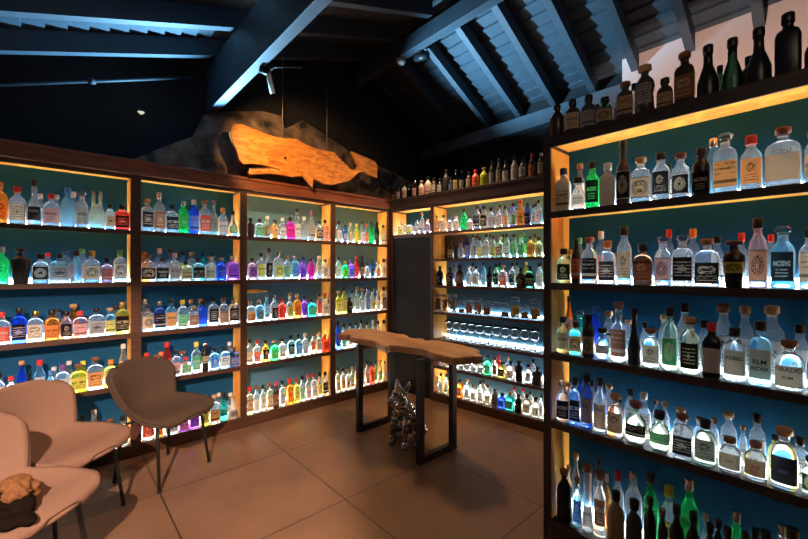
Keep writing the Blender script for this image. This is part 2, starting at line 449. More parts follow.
names = ['leftmost bottle shelving bay of the left wall, behind the pink-brown chairs', 'second bottle shelving bay from the left, behind the dark chair',
         'third bottle shelving bay on the left wall, between the dark chair and table', 'narrow bottle shelving bay at the corner, behind the table end']
for i, (a, b_) in enumerate(A_BAYS):
    r = empty('shelving_bay', (0, YA, 0)); tag(r, names[i], 'shelving', 'shelving bays of the left wall')
    pl = .033 if i else .03
    pr = [.0335, .0295, .029, .035][i]; pl = [.03, .0335, .0295, .029][i]
    shelf_unit(r, a, b_, DA, A_Z, A_TOP, .035, M_BACK if i < 2 else M_BACK_LIT, None, pl, pr, ledsel=[M_LEDHI, M_LED if i < 2 else M_LEDHI, M_LED, M_LEDTOP, M_LEDTOP])
m = MB(); m.box((-.5, 3.705, A_TOP+.032), (3.125, 3.95, 2.36)); m.box((-.5, 3.695, 2.345), (3.125, 3.95, 2.372))
tag(m.build('cornice', wood('red_brown_cornice_wood', (.13, .036, .014), (.24, .072, .026), stretch=(1, 8, 8)), None, .003), 'red-brown wooden cornice running above the left wall shelving', 'cornice')

# corner rack B
BQ = Vector((3.135, 3.73)); BA = Vector((.103, -.9947)).normalized(); BN = Vector((-BA.y, BA.x))
BN = Vector((.9947, .103)).normalized()
B_ROT = math.atan2(BA.y, BA.x)
B_Z = [.096, .405, .71, 1.02, 1.32, 1.62, 1.926]; B_TOP = 2.215; DB = .27
def bpt(a, b_, z): q = BQ + BA*a + BN*b_; return Vector((q.x, q.y, z))
def on_b(px, py, off):
    x, y, z = ray(px, py); c = BQ.dot(BN) + off; d = c/(x*BN.x + y*BN.y)
    return Vector((x*d, y*d, EYE + z*d))
r = empty('shelving_bay', (BQ.x, BQ.y, 0), B_ROT); tag(r, 'tall bottle and glass rack right of the black corner panel', 'shelving', 'racks of the corner wall')
shelf_unit(r, .68, 2.14, DB, B_Z, B_TOP, .028, M_BACK_LIT, M_LED, .0195, .03, ledsel=[M_LEDHI, M_LED, M_LEDDIM, M_LEDDIM, M_LEDLOW, M_LEDLOW, M_LED], inner=M_INNER, front=wood('dark_walnut', (.045, .018, .01), (.09, .035, .018)))
m = MB(); m.box((.683, DB-.05, B_Z[5]+.001), (.98, DB-.032, B_Z[6]-.031)); m.build('dark_insert', M_DARKWOOD, r)
r = empty('corner_cupboard', (BQ.x, BQ.y, 0), B_ROT); tag(r, 'narrow corner cupboard with tall black panel below one lit bottle shelf', 'cupboard')
for a, b_ in ((0.002, .035), (.641, .6605)):
    m = MB(); m.box((a, 0, 0), (b_, DB, B_TOP+.03), M_FRONT)
    if a < .1: m.box((b_, .012, 1.93), (b_+.003, DB-.002, B_TOP), M_INNER)
    else: m.box((a-.003, .012, 1.93), (a, DB-.002, B_TOP), M_INNER)
    m.build('side_panel', None, r)
m = MB(); m.box((.035, .02, .002), (.641, .05, 1.885)); m.build('black_panel', plain('satin_black_panel', (.006, .006, .007), .6, spec=.3), r)
m = MB(); m.box((.038, 0, 1.888), (.638, DB-.012, 1.926), M_FRONT); m.build('shelf', None, r)
m = MB(); m.box((.038, DB-.012, 1.926), (.638, DB, B_TOP+.03)); m.build('back_panel', M_BACK, r)
m = MB(); m.box((.035, 0, B_TOP), (.641, .012, B_TOP+.03), M_FRONT); m.box((.036, .012, B_TOP+.02), (.640, DB-.012, B_TOP+.03), M_INNER); m.build('top_board', None, r)
m = MB(); m.box((.045, DB-.03, 1.927), (.63, DB-.013, 1.966)); tag(m.build('led_strip', M_LED, r), 'glowing cool white light strip')
m = MB(); m.box((.045, .0125, B_TOP+.006), (.63, .0165, B_TOP+.016)); tag(m.build('led_strip', M_AMBER, r), 'glowing amber light strip'); amber_lamp(r, .045, .63, .020, B_TOP+.008)
m = MB(); m.box((.002, -.02, B_TOP+.032), (2.17, DB, 2.36)); m.box((.002, -.03, 2.345), (2.17, DB, 2.37))
co = m.build('cornice', wood('dark_cornice_wood', (.022, .010, .007), (.045, .02, .012), stretch=(1, 8, 8)), None, .003); co.location = (BQ.x, BQ.y, 0); co.rotation_euler.z = B_ROT
tag(co, 'dark wooden cornice above the corner rack carrying a row of bottles', 'cornice')

# foreground rack C
XC, DC = 1.91, .225
C_Z = [.20, .712, 1.068, 1.43, 1.80]; C_TOP = 2.134; CY1 = .982
r = empty('shelving_rack', (XC, 0, 0), -PI/2); tag(r, 'large black-fronted bottle rack filling the right foreground', 'shelving')
# local x = -world y ; local y = world x
shelf_unit(r, -CY1, .12, DC, C_Z, C_TOP, .034, M_BACKC, M_LED, .036, .036, front=M_DARKWOOD, led_amber=True, ledsel=[M_LEDC, M_LEDC, M_LEDTOP, M_LEDLOW, M_LEDLOW])
m = MB(); m.box((-CY1-.036, 0, C_TOP+.031), (.156, DC, C_TOP+.058)); m.build('top_board', M_DARKWOOD, r)
# ------------------------------------------------------------ bottles
def profile(shape, h, r):
    """rings (z fraction, radius factor, squareness) + neck + cap sizes"""
    nr = min(.0155, r*.46)
    P = {
     'sq': ([(0, .94, 1), (.03, 1, 1), (.62, 1, 1), (.70, .86, .8), (.755, .50, .4)], .77, .90, 1.15),
     'rd': ([(0, .92, 0), (.03, 1, 0), (.58, 1, 0), (.66, .90, 0), (.73, .60, 0)], .78, .90, 1.15),
     'tl': ([(0, .92, 0), (.03, 1, 0), (.54, 1, 0), (.60, .88, 0), (.66, .55, 0)], .70, .91, 1.1),
     'fl': ([(0, .60, .3), (.03, .72, .3), (.12, .92, .2), (.30, 1, .1), (.48, .94, .1), (.60, .72, .1), (.68, .42, 0)], .73, .88, 1.35),
     'cn': ([(0, .95, 0), (.04, 1, 0), (.30, .98, 0), (.48, .70, 0), (.60, .46, 0)], .68, .90, 1.1),
     'jg': ([(0, .86, .2), (.04, 1, .2), (.56, 1, .2), (.68, .80, .1), (.74, .46, 0)], .77, .88, 1.2),
     'iv': ([(0, .70, .2), (.04, .76, .2), (.55, 1, .2), (.68, .98, .2), (.76, .60, 0)], .79, .97, 1.7),
     'sl': ([(0, .92, 0), (.03, 1, 0), (.60, .98, 0), (.72, .62, 0)], .78, .93, 1.1),
     'tw': ([(0, .80, 0), (.04, 1, 0), (.30, .86, 0), (.42, .80, 0), (.56, .98, 0), (.68, .85, 0), (.76, .55, 0)], .80, .90, 1.4),
     'cf': ([(0, .90, 0), (.04, 1, 0), (.35, .90, 0), (.60, .76, 0), (.78, .80, 0)], .80, .90, 2.6),
     'uu': ([(0, .94, .6), (.04, 1, .6), (.42, 1, .5), (.56, .72, .3), (.64, .5, .1)], .68, .99, 1.0),
    }[shape]
    return P, nr

NSEG = 20
def ring_pts(rx, ry, sq, z, n=NSEG, a0=0, a1=2*PI, closed=True):
    out = []; e = 2/(2+4*sq)
    for j in range(n):
        a = a0 + (a1-a0)*(j/n if closed else j/(n-1))
        c, s_ = math.cos(a), math.sin(a)
        out.append(Vector((rx*math.copysign(abs(c)**e, c), ry*math.copysign(abs(s_)**e, s_), z)))
    return out

def section(P, zf):
    rs = P[0]
    for (z0, r0, s0), (z1, r1, s1) in zip(rs, rs[1:]):
        if z0 <= zf <= z1:
            t = (zf-z0)/(z1-z0); return r0+(r1-r0)*t, s0+(s1-s0)*t
    return rs[-1][1], rs[-1][2]

def make_bottle(name, loc, rz, w, h, shape, gc, cc, lc, rymax=.042, fine=True, liquid=None, pat=None, text=None, lowlab=False, parent_mb=None):
    P, nr = profile(shape, h, w/2)
    rs, zn, zc, capf = P
    rx = w/2; ry = min(rx, rymax)
    if shape == 'fl': ry = min(ry, rx*.62)
    n = NSEG if fine else 12
    rings = []
    for zf, rf, sq in rs:
        rings.append(ring_pts(max(rx*rf, nr), max(ry*rf, nr), sq, zf*h, n))
    if shape == 'cf': nr = rx*.8
    if shape in 'uu': pass
    rings.append(ring_pts(nr, nr if shape != 'cf' else min(nr, ry), 0, zn*h, n))
    rings.append(ring_pts(nr*.93, (nr if shape != 'cf' else min(nr, ry))*.93, 0, zc*h-.006 if h > .12 else zc*h-.003, n))
    if fine:
        rings.append(ring_pts(nr*1.15, (nr if shape != 'cf' else min(nr, ry))*1.15, 0, zc*h-.005, n))
        rings.append(ring_pts(nr*1.12, (nr if shape != 'cf' else min(nr, ry))*1.12, 0, zc*h, n))
    gm = glass(gc); cm = capmat(cc)
    cr = nr*capf if capf < 2 else rx*.9
    cry = min(cr, ry*1.0) if capf >= 2 else cr
    z0 = zc*h - (.012 if h > .15 else .006)
    if capf >= 2: z0 = zc*h
    def capmesh(mb, M=None):
        if shape == 'uu':
            return
        if cc == 'ball':
            pass
        prof = [(z0, 1.0), (z0+.002, 1.04), (h*.985, 1.04), (h, .92)]
        if cc in 'cn' and h > .14: prof = [(z0+.006, .82), (zc*h, .82), (zc*h+.001, 1.25), (h*.985, 1.25), (h, 1.1)]
        if cc == 'x' : prof = [(zc*h, .7), (zc*h+.003, 1.3), (h*.96, 1.45), (h, 1.0)]
        if capf >= 2: prof = [(zc*h, .8), (zc*h+.001, 1.0), (h*.985, 1.0), (h, .9)]
        mb.rings([ring_pts(cr*q, cry*q, 0, z, n if fine else 8) for z, q in prof], cm)
    # label geometry
    def labelmesh(mb):
        hv = ((int(loc[0]*7919)+int(loc[1]*6113)) % 5)*.022
        lo, hi = (.07+hv*.6, .50+hv) if shape in ('sq', 'rd', 'tl', 'jg', 'sl', 'uu') else (.10, .40)
        if shape == 'fl': lo, hi = .18, .46
        if shape == 'tw': lo, hi = .2, .6
        if shape == 'iv': lo, hi = .3, .55
        if lowlab: lo, hi = .08, .34
        rows = 5 if shape in ('fl', 'cn', 'tw', 'cf') else 2
        na = 12 if fine else 6
        half = 1.02 if section(P, .3)[1] < .5 else .88
        b = len(mb.v); mi = mb.m(labmat(lc, pat))
        for i in range(rows+1):
            zf = lo + (hi-lo)*i/rows; rf, sq = section(P, zf)
            for p in ring_pts(rx*rf+.0012, ry*rf+.0012, sq, zf*h, na, -PI/2-half, -PI/2+half, closed=False): mb.v.append(p)
        for i in range(rows):
            for j in range(na-1):
                f = [b+i*na+j, b+i*na+j+1, b+(i+1)*na+j+1, b+(i+1)*na+j]
                mb.face(f, mi, True)
                mb.uv[len(mb.f)-1] = [(j/(na-1), i/rows), ((j+1)/(na-1), i/rows), ((j+1)/(na-1), (i+1)/rows), (j/(na-1), (i+1)/rows)]
    if pat is None: pat = (int(loc[0]*977+loc[1]*331+h*7919)) % 5
    if parent_mb is not None:      # several tiny distant bottles gathered as stuff
        M = Matrix.Translation(loc) @ Matrix.Rotation(rz, 4, 'Z')
        t = MB(); t.rings(rings, gm); capmesh(t)
        if lc != '-': labelmesh(t)
        b = len(parent_mb.v); parent_mb.v.extend([M @ v for v in t.v])
        for q, (f, mi, sm) in enumerate(zip(t.f, t.mi, t.smooth)):
            if q in t.uv: parent_mb.uv[len(parent_mb.f)] = t.uv[q]
            parent_mb.face([b+i for i in f], parent_mb.m(t.mats[mi]), sm)
        return None
    root = empty(name, loc, rz)
    t = MB(); t.rings(rings, gm)
    if shape == 'uu':
        # twin necks joined above the body
        t = MB(); t.rings(rings[:-4 if fine else -2], gm)
        for s_ in (-1, 1): t.tube([(s_*rx*.42, 0, h*.6), (s_*rx*.42, 0, h*.8), (s_*rx*.46, 0, h*.99)], nr*.7, gm, 10)
    t.build('glass_body', None, root)
    if shape != 'uu':
        t = MB(); capmesh(t); t.build('stopper' if cc in 'cnx' else 'cap', None, root)
    if lc != '-':
        t = MB(); labelmesh(t); o = t.build('label', None, root); setuv(o, t)
    if liquid and not GL[gc][2]:
        pass
    if text:
        for (s_, zf, size, col) in text:
            lettering(root, s_, zf*h, size, plain('ink_'+col, {'black': (.01, .01, .01), 'red': (.5, .05, .03), 'white': (.8, .8, .8), 'violet': (.35, .2, .9)}[col], .6),
                      rx*section(P, zf)[0], ry*section(P, zf)[0], section(P, zf)[1])
    return root

def setuv(o, t):
    uvl = o.data.uv_layers.new(name='UVMap')
    for q, p in enumerate(o.data.polygons):
        if q in t.uv:
            for li, uv in zip(p.loop_indices, t.uv[q]): uvl.data[li].uv = uv

def lettering(root, s_, z, size, mat, rx, ry, sq):
    cu = bpy.data.curves.new('lettering', 'FONT'); cu.body = s_; cu.size = size; cu.align_x = 'CENTER'; cu.align_y = 'CENTER'
    cu.offset = size*.015
    t = bpy.data.objects.new('tmp', cu); COL.objects.link(t)
    dg = bpy.context.evaluated_depsgraph_get(); dg.update()
    me = bpy.data.meshes.new_from_object(t.evaluated_get(dg)); bpy.data.objects.remove(t)
    bm = bmesh.new(); bm.from_mesh(me)
    bmesh.ops.subdivide_edges(bm, edges=[e for e in bm.edges if e.calc_length() > size*.2], cuts=1)
    for v in bm.verts:
        x, y = v.co.x, v.co.y
        q = 2+4*sq; v.co = Vector((x, -ry*max(0, 1-min(1, abs(x/rx))**q)**(1/q)-.0024, z+y))
    bm.to_mesh(me); bm.free(); me.materials.clear(); me.materials.append(mat); me.name = 'lettering'
    o = bpy.data.objects.new('lettering', me); COL.objects.link(o); o.parent = root
    return o

SHN = {'sq': 'square', 'rd': 'round', 'tl': 'tall', 'fl': 'flask-shaped', 'cn': 'tapered', 'jg': 'squat', 'iv': 'broad-shouldered', 'sl': 'slim', 'tw': 'waisted', 'cf': 'carafe-like', 'uu': 'twin-necked'}
_P = ['round-emblem', 'banded', 'diamond-patterned', 'medallion', 'striped']
ROWS = []      # (zone, placement fn, rz, shelf z, shelf name, zone name, text)
def A(off): return lambda px, py: on_y(px, py, YA+off)
def Bf(off): return lambda px, py: on_b(px, py, off)
def Cf(off): return lambda px, py: on_x(px, py, XC+off)
def row(zone, k, data): ROWS.append((zone, k, data))

row('A0', 4, '2.5 182.6 14 sq o o o;18 187 16 rd c r cr;35 180 15 cn c k k;40 194 8 sl c w w B;51 194 17 rd c r pk;57 195 7 sl c w w B;67 188 15 rd lb b -;73 192 9 sq c w - B;82.5 192 13 rd c x gr;96.5 191 16 uu py w -;110 204 10 sq c k cr;123 205 13 sq r k k')
row('A0', 3, '2 247 12 rd g w -;22.5 249 17 iv ch k -;42 254 16 jg c k k;48 253 8 sl c r w B;59 254 19 sq lb k w;64 248 12 sq c x w B;76.5 251 13 rd lb k -;82 249 10 sl c g r B;92 251 17 jg c y cr;107 258 13 jg mv k n;117 250 12 sq c g w')
row('A0', 2, '3 312 14 rd c r r;20 308 13 sq b k k;36 311 14 sq c y cr;51 310 14 jg o k o;58 309 8 sl c k w B;66 311 11 rd pk k k;73.5 304 9 rd a c n B;81 311 13 sq pk r pk;96.5 308 15 sq c k gr;110 308 10 sq lb c y;116 305 9 sq c k w B;124 302 12 sq y y k')
row('A0', 1, '2 373 10 rd c k w;13 376 11 rd c r w;21.5 361 11 rd b c -;30 371 8 sl n k - ;39 360 12 rd lb r w;47.5 371 8 sl lb b b;54 367 8 sl c w w B;64 364.5 12 sq c p w;69 361 8 sl c w - B;79 364 15 sq y n y;83 361 8 sl y ye - B;95 357 15 sq c n o;109.5 360 13 sq y o cr;123 344 8 sl c w w')
row('A0', 0, '8 414 11 sq c k w;24 412 11 rd c r w;42 414 11 sq lb k w;60 413 11 rd c w cr;83 416 9 rd c k w;93.5 410 9 sl c w w;97 417 8 rd c k cr B;110 419 11 sq c n w;124 416 10 rd c k w')
row('A1', 4, '147 199 11 sq c c k;159 193 12 jg c s n;171.5 205 12 sq c k k;183.5 201.6 10 sq g s gn;193.5 200 10 rd b w w;205 200 10 sq c n r;214.5 201 9 tl ol s gr;222 208 10 jg c o w;232.5 211 10 cn c k gn')
row('A1', 3, '148.5 255 13 sq c n k;144 252 8 sl o o - B;163 258 14 rd c k k;159.5 248.5 8 rd c w - B;173 253 11 jg c w w;170 248.5 9 tl c k w B;186 261 11 sq py k cr;182 251 8 sl c k y B;191.5 252 8 sq c c cr B;198 258 12 sq c k k;202.5 253 7 sl t k - B;210 257 11 rd c c cr;213 252 8 tl c k w B;221 258 10 rd b c b;232.5 256 11 sq p w p')
row('A1', 2, '147 304 12 rd c k cr;145 299 9 sq c s w B;159.5 301 11 sq nv s k;171 299 12 rd lb k o;181.5 300 10 sq c ye gn;193.5 306 9 sq c c n;191 299.5 8 sl c o w B;203.5 301 9 rd b k -;200.5 299 7 sl c o w B;213.5 297 11 rd c k k;223.5 297.6 9 sq c n n;234 297 10 sq c s k')
row('A1', 1, '147 353 9 rd c r w;156 355 8 rd c n cr;161 352 8 sl c o w B;169 342 9 rd r r r;174.5 350 9 sq c k pk;182.5 351 8 rd c n r B;187 357 11 sq c r gn;196 342 11 rd c ye gn;205 343 9 iv k s cr;213.5 347 10 rd lb k b;223.5 346 10 sq lb k w;229.5 342 8 tl c w w B;234 347 8 sq nv n b')
row('A1', 0, '146 411 13 rd c w r;157 413 8 sq a c o;171.5 412 12 sq c k w;183 410 10 rd p k pk;194 405 9 sq p k p;205 394 9 sl y s cr;214.5 395 10 sq c c o;219 393 7 sl c w w B;224 393 9 fl t k t;230.5 393 8 sl c w w B;235 396 10 cn fr c gr')
row('A2', 4, '250.5 218 7 sq ch k -;259.5 219 9 sq c k gn;267 216 7 rd py w n;275 220 7 rd a k w;282.5 218 7 rd c w w;290 217 8 sq m k m;297 208.5 7 tl c k w;304 217 8 rd c w -;311.5 211 7 tl c p gr;319 221 7 sq c k k;326.5 220 7 rd pk k pk')
row('A2', 3, '252 258 8 sq mv k p;261 253 9 rd c k y;269 248 7 tl c k k;278 251 10 sq c s y;287 256 8 rd c y gn;295 255 7 sq lb n b;303 257 7 rd p k p;311 258 7 rd m k m;319 256 7 tw c w w;326 259 6 jg c s cr')
row('A2', 2, '250 301 9 sq c s o;259 300 8 sq lb s gr;267 295 6 sl lb s w;274.5 295 8 rd c s k;282 298 8 rd r r r;290 293 7 tl py y y;297 294 7 sq o c o;304 296 6 sq p k p;311.5 299 9 sq t k gn;319.5 293 6 rd pk k r;327 293 7 sq c r cr')
row('A2', 1, '249 339 7 rd c k cr;257 340 8 rd c r r;265.5 340 7 rd a k k;274 340 8 sq g c gn;282 338 8 rd c k w;290.5 335 7 sq lb k k;298 334 7 sq lb k b;305 333 7 rd c w w;313 334 6 tw c n r;319.5 332 7 rd c y w;327.5 334 8 sq r c r')
row('A2', 0, '249 387 7 sq py r n;256 386 7 rd c n w;263 385 6 rd c k cr;269.5 382.5 6 sq py n n;276 382 6 rd dn r n;282 380.5 6 sq c k gr;289.5 378.5 7 sq o r o;296.5 378.5 6 sq y r y;302 376 6 rd c k gn;308 374.5 6 rd c r pk;313.5 373.5 6 sq c r w;320 372.5 6 rd c k y;327 371.5 7 rd c k k')
# foreground rack
row('C', 4, '558.5 169.7 15 sq fr k cr;575 178 16 fl c k w;580 164 9 rd c n w B;593.4 162 14 rd g k k;607.7 163.5 16 sq fr w -;623.5 141 15 tl ch k k;641 158 19 sq c c kr;661.5 153 19 rd c k k;668.5 164 9 rd c k w B;680.5 153.6 19 rd c n k;701.5 148.6 20 rd k k k;713.6 139 15 rd lb s - B;726 134 24 sq c x o;752 136 23 rd c r o;783 128 33 sq c n kr;806 133 14 sq c c kr')
row('C', 3, '556.7 249 16 rd ol k k;564 250 10 rd py y - B;572.5 240 12 rd dn k r;579 238 9 sl py g - B;588.6 237.5 16 rd c n k;601 231.5 10 sq c w r B;609 241 16 sq c o k;624.4 227 16 rd c k kr;643 243.5 20 jg n k n;663.4 237 18 rd c x pk;672 229.5 10 sq c r w B;682 235.6 20 sq c x k;693 229 11 sq c o w B;677 241 9 rd c k w B;708.4 239 24 sq c n k;717 236 12 rd c k w B;734 241 23 iv k k y;741.4 233 10 rd c r - B;758 218.5 20 rd pk k kr;771 234.7 9 sl c r - B;784 226.5 24 rd lb x k;804 229 20 rd c k cr')
row('C', 2, '556.7 316 15 rd ol k cr;565 296 8 sl o k w B;572 321 15 sq c k o;579 311 12 cn t x - B;587 314 13 rd k k kr;595.7 306.6 10 rd b b - B;603 328 14 fl c k kr;609 311 11 rd c c k B;619 302 16 tl c n n;628 320 9 rd c c w B;635 308 14 cn k k -;645 322 9 rd c k w B;650 328 18 rd c n cr;664 314.5 10 rd c c w B;671 307 16 rd ol k gn;684.7 303 14 rd c k w B;689.8 317 20 rd py c k;704 320 12 rd c k w B;712 323 18 sq k r w;723.5 304 17 rd c n w B;736 328 23 rd c k cr;745 306 14 rd c c w B;761 321 23 sq lb k cr;772 306 20 rd c c w B;788 340 27 jg c n cr;800 324 15 rd c k w B;807.5 345 9 rd n k kr')
row('C', 1, '557.6 380 15 jg c x k;565.5 382 8 rd c c w B;572.5 377 14 sq lb k k;580.4 379 10 rd b b - B;586 374 14 rd nv k kr;592 380 8 rd c k w B;600 377 14 rd c k kr;609 384 10 rd c c w B;615 393.5 16 jg c c kr;623.5 405 9 rd o k o B;627 388 12 rd c k w B;636.5 401.5 22 fl ol n k;646 393 16 tl c w w B;659.5 411 21 fl ol k gn;654.5 399 9 rd c n w B;662.5 401 9 rd c c w B;683.4 414.5 19 sq c n k;681 408 12 rd c c w B;706.3 420 21 jg ol k gr;699.5 418 10 rd c n w B;729 412 18 rd c c w B;718.5 419 9 rd c n w B;730.6 437 22 jg c n cr;744.6 426 11 rd c n w B;754.6 413.6 18 rd c k w B;756 442 23 rd c n kr;770.7 437 12 rd y k y B;783 427 25 jg c c k;800 437 14 rd c k w B;806 455 13 rd ol k dg')
row('C', 0, '557.8 466.7 20 rd k n -;565 464 8 rd c c w B;571.6 476 15 rd lb n b;573 452 9 rd c c - B;585.6 464 14 cf c n w;600 460 10 rd c k w B;599 471 14 tw c n n;607 474 9 rd a w a B;617 471 14 rd c r - B;615.4 491 17 jg tan k -;633.7 470.6 17 rd c s - B;634.5 500 16 jg ch k -;650.3 472.7 15 rd g k gn B;651.5 497 13 rd k k -;662 508.6 12 rd dn n -;668.7 486 17 rd c ye y B;676 505 15 rd k k -;689.3 478 18 rd g s gn B;694 512 15 rd k k -;706 514 9 rd c c w B;709.5 523 15 rd dn k -;721.5 521 14 rd k k - B;731.6 509 17 rd g s - B;729 528 15 rd k k -;745 532 15 rd k k -;756.4 529 13 rd b k - B;764 530 18 rd ch k -;782.5 524 16 rd c s - B;792 528 20 rd k k -')  # backlit front bottles have their shade put into black and brown
CT = '558 105.4 15 rd dn k -;572.6 100 16 rd dn k cr;588.3 96 15 rd ch k gr;597 105 9 rd dg k - B;604.7 98 15 jg dg k kr;626 82.5 15 sq ch n kr;634 84 9 rd c k - B;646 66 20 tw ch c gr;665.6 78.6 17 jg dn k kr;684.8 53 20 sq dn n n;707.7 46 22 cn k k -;720 66 9 rd dg k - B;732 39 20 cn dg k -;749 57 12 jg dn k - B;761 28 24 cn k k -;788 14 25 sq k k -;807 38 14 jg dn k -'  # unlit silhouettes, shade is put into these dark bottle colours
row('CT', 0, CT)
BT = '394.5 189 5 rd k k n;399 185 6 rd k k w;404.5 184 6 rd fr k pk;409 185 5 rd dg k -;415 181 6 rd mv s pk;421.5 181 6 rd fr c pk;428 177 7 rd fr k pk;434 178 6 rd ch k w;440 179 6 rd k k w;446 170 7 rd ch k -;451 177 5 rd k k b;456 170 6 rd nv k y;462 171 6 rd nv k gr;469 172 6 rd dn k cr;475.5 170 7 rd cr r r;484 168 8 rd li c li;492 161 6 rd ch k gr;499 159 6 rd ch k gr;506 160 7 rd k k w;514.5 157 7 rd gr k w;523 158 8 rd ch k w;532 154 7 rd dn r o;541 153 7 rd dn s cr'
row('BT', 0, BT)
CP['li'] = ('lime', (.55, .65, .08), .4, 0)
LB['a'] = ('amber', (.8, .45, .1)); LB['t'] = ('turquoise', (.1, .55, .55)); LB['p'] = ('violet', (.35, .18, .6)); LB['m'] = ('magenta', (.8, .1, .45)); LB['dg'] = ('dark green', (.03, .09, .05)); LB['li'] = ('lime', (.55, .65, .1))

TEXTS = {('C', 2, 736): [('REBEL', .44, .019, 'black')], ('C', 2, 761): [('ELM', .37, .022, 'black'), ('RIDER', .26, .019, 'black')],
         ('C', 2, 788): [('TIRADO', .42, .020, 'black'), ('RUM', .26, .014, 'black')], ('C', 2, 712): [('GIN', .25, .022, 'white')],
         ('C', 4, 783): [('GIN', .55, .030, 'white')], ('C', 1, 600): [('WS', .42, .022, 'black')], ('C', 1, 586): [('US', .42, .022, 'black')],
         ('C', 1, 756): [('ONE', .38, .016, 'red'), ('TO', .29, .016, 'red'), ('TEN', .2, .016, 'red')], ('C', 1, 730.6): [('GIN', .36, .014, 'red')],
         ('A0', 4, 35): [('GIN', .3, .026, 'white')], ('C', 1, 783): [('GIN', .30, .014, 'violet')]}
ZN = {'A0': 'leftmost bay', 'A1': 'second bay', 'A2': 'third bay', 'C': 'right foreground rack'}
SHELFN = {4: 'top shelf', 3: 'second shelf', 2: 'third shelf', 1: 'fourth shelf', 0: 'bottom shelf'}
ORD = ['leftmost', 'second', 'third', 'fourth', 'fifth', 'sixth', 'seventh', 'eighth', 'ninth', 'tenth', 'eleventh', 'twelfth']
records = []
for zone, k, data in ROWS:
    items = []
    for e in data.split(';'):
        q = e.split(); back = len(q) > 7
        items.append(dict(px=float(q[0]), top=float(q[1]), w=float(q[2]), sh=q[3], g=q[4], c=q[5], l=q[6], back=back))
    if zone[0] == 'A': fr, bk, rz, z, up = A(.052), A(.138), 0, A_Z[k], (A_Z+[A_TOP+.034])[k+1]
    elif zone == 'C': fr, bk, rz, z, up = Cf(.058), Cf(.152), -PI/2, C_Z[k], (C_Z+[C_TOP+.03])[k+1]
    elif zone == 'CT': fr, bk, rz, z, up = Cf(.06), Cf(.15), -PI/2, C_TOP+.0585, 9
    else: fr, bk, rz, z, up = Bf(.06), Bf(.15), B_ROT, 2.3705, 9
    for it in items:
        fn = bk if it['back'] else fr
        p = fn(it['px'], it['top']); it['p'] = Vector((p.x, p.y, z))
        dpt = p.x*CA + p.y*SA
        it['h'] = min(p.z - z, up - .035 - .012 - z)
        it['W'] = it['w']/FPX*dpt
        it['s'] = p.x if zone[0] == 'A' else -p.y
        if it['back']: it['h'] = max(it['h'], .15)
    lo, hi = -99, 99
    if zone == 'C': lo, hi = -.982+.010, .114
    elif zone[0] == 'A': lo, hi = A_BAYS[int(zone[1])]; lo += .008; hi -= .008
    def shift(q, mv):
        q['s'] += mv
        if zone[0] == 'A': q['p'].x += mv
        else: q['p'].y -= mv
    def clampit(q):
        e = q['W']/2*rs_
        if q['s']-e < lo: shift(q, lo-q['s']+e)
        if q['s']+e > hi: shift(q, hi-q['s']-e)
    rs_ = 1.06 if zone[0] == 'C' else 1.0
    for bb in (False, True):
        L_ = sorted([i for i in items if i['back'] == bb], key=lambda i: i['s'])
        for it in L_: it['W'] = min(it['W']*.97, .17)
        for _ in range(40):
            L_.sort(key=lambda i: i['s'])
            for a, b_ in zip(L_, L_[1:]):
                ov = (a['W']+b_['W'])/2*rs_ + .003 - (b_['s']-a['s'])
                if ov > 0:
                    for q, sg in ((a, -1), (b_, 1)):
                        q['W'] -= min(ov*.12, q['W']*.04)
                        shift(q, sg*ov*.18)
            for q in L_: clampit(q)
    for it in sorted(items, key=lambda i: i['px']):
        it.update(zone=zone, k=k, rz=rz); records.append(it)

def desc(it, lvl=0):
    g, c, l = GL[it['g']][0], CP[it['c']][0], (LB[it['l']][0] if it['l'] != '-' else None)
    s_ = '%s %s bottle' % (SHN[it['sh']], g)
    if l: s_ += ', %s label' % l
    else: s_ += ' without label'
    if it['sh'] != 'uu': s_ += ', %s %s' % (c, 'stopper' if it['c'] in 'cnx' else 'cap')
    return s_
def place(it):
    if it['zone'] == 'CT': return 'on top of the right rack'
    if it['zone'] == 'BT': return 'on top of the corner rack'
    return 'on %s of %s' % (SHELFN[it['k']], ZN[it['zone']])
from collections import defaultdict
grp = defaultdict(list)
for it in records: grp[(it['zone'], it['k'], desc(it))].append(it)
for key, L_ in grp.items():
    L_.sort(key=lambda i: i['px'])
    for i, it in enumerate(L_):
        d = desc(it)
        if len(L_) == 1: it['label'] = d + ', ' + place(it)
        elif len(L_) == 2: it['label'] = ('left ' if i == 0 else 'right ') + d + ', ' + place(it)
        else: it['label'] = (ORD[i] + (' ' if i == 0 else ' from left ')) + d + ', ' + place(it)
        if len(it['label'].replace(',', ' ').split()) > 16: it['label'] = it['label'].replace(' of right foreground rack', ', foreground rack').replace('on top of the', 'atop the')
GN = {'A0': 'bottles in the leftmost bay', 'A1': 'bottles in the second bay', 'A2': 'bottles in the third bay', 'C': 'bottles in the foreground rack', 'CT': 'bottles on top of the foreground rack', 'BT': 'bottles on top of the corner rack'}
rnd = random.Random(3)
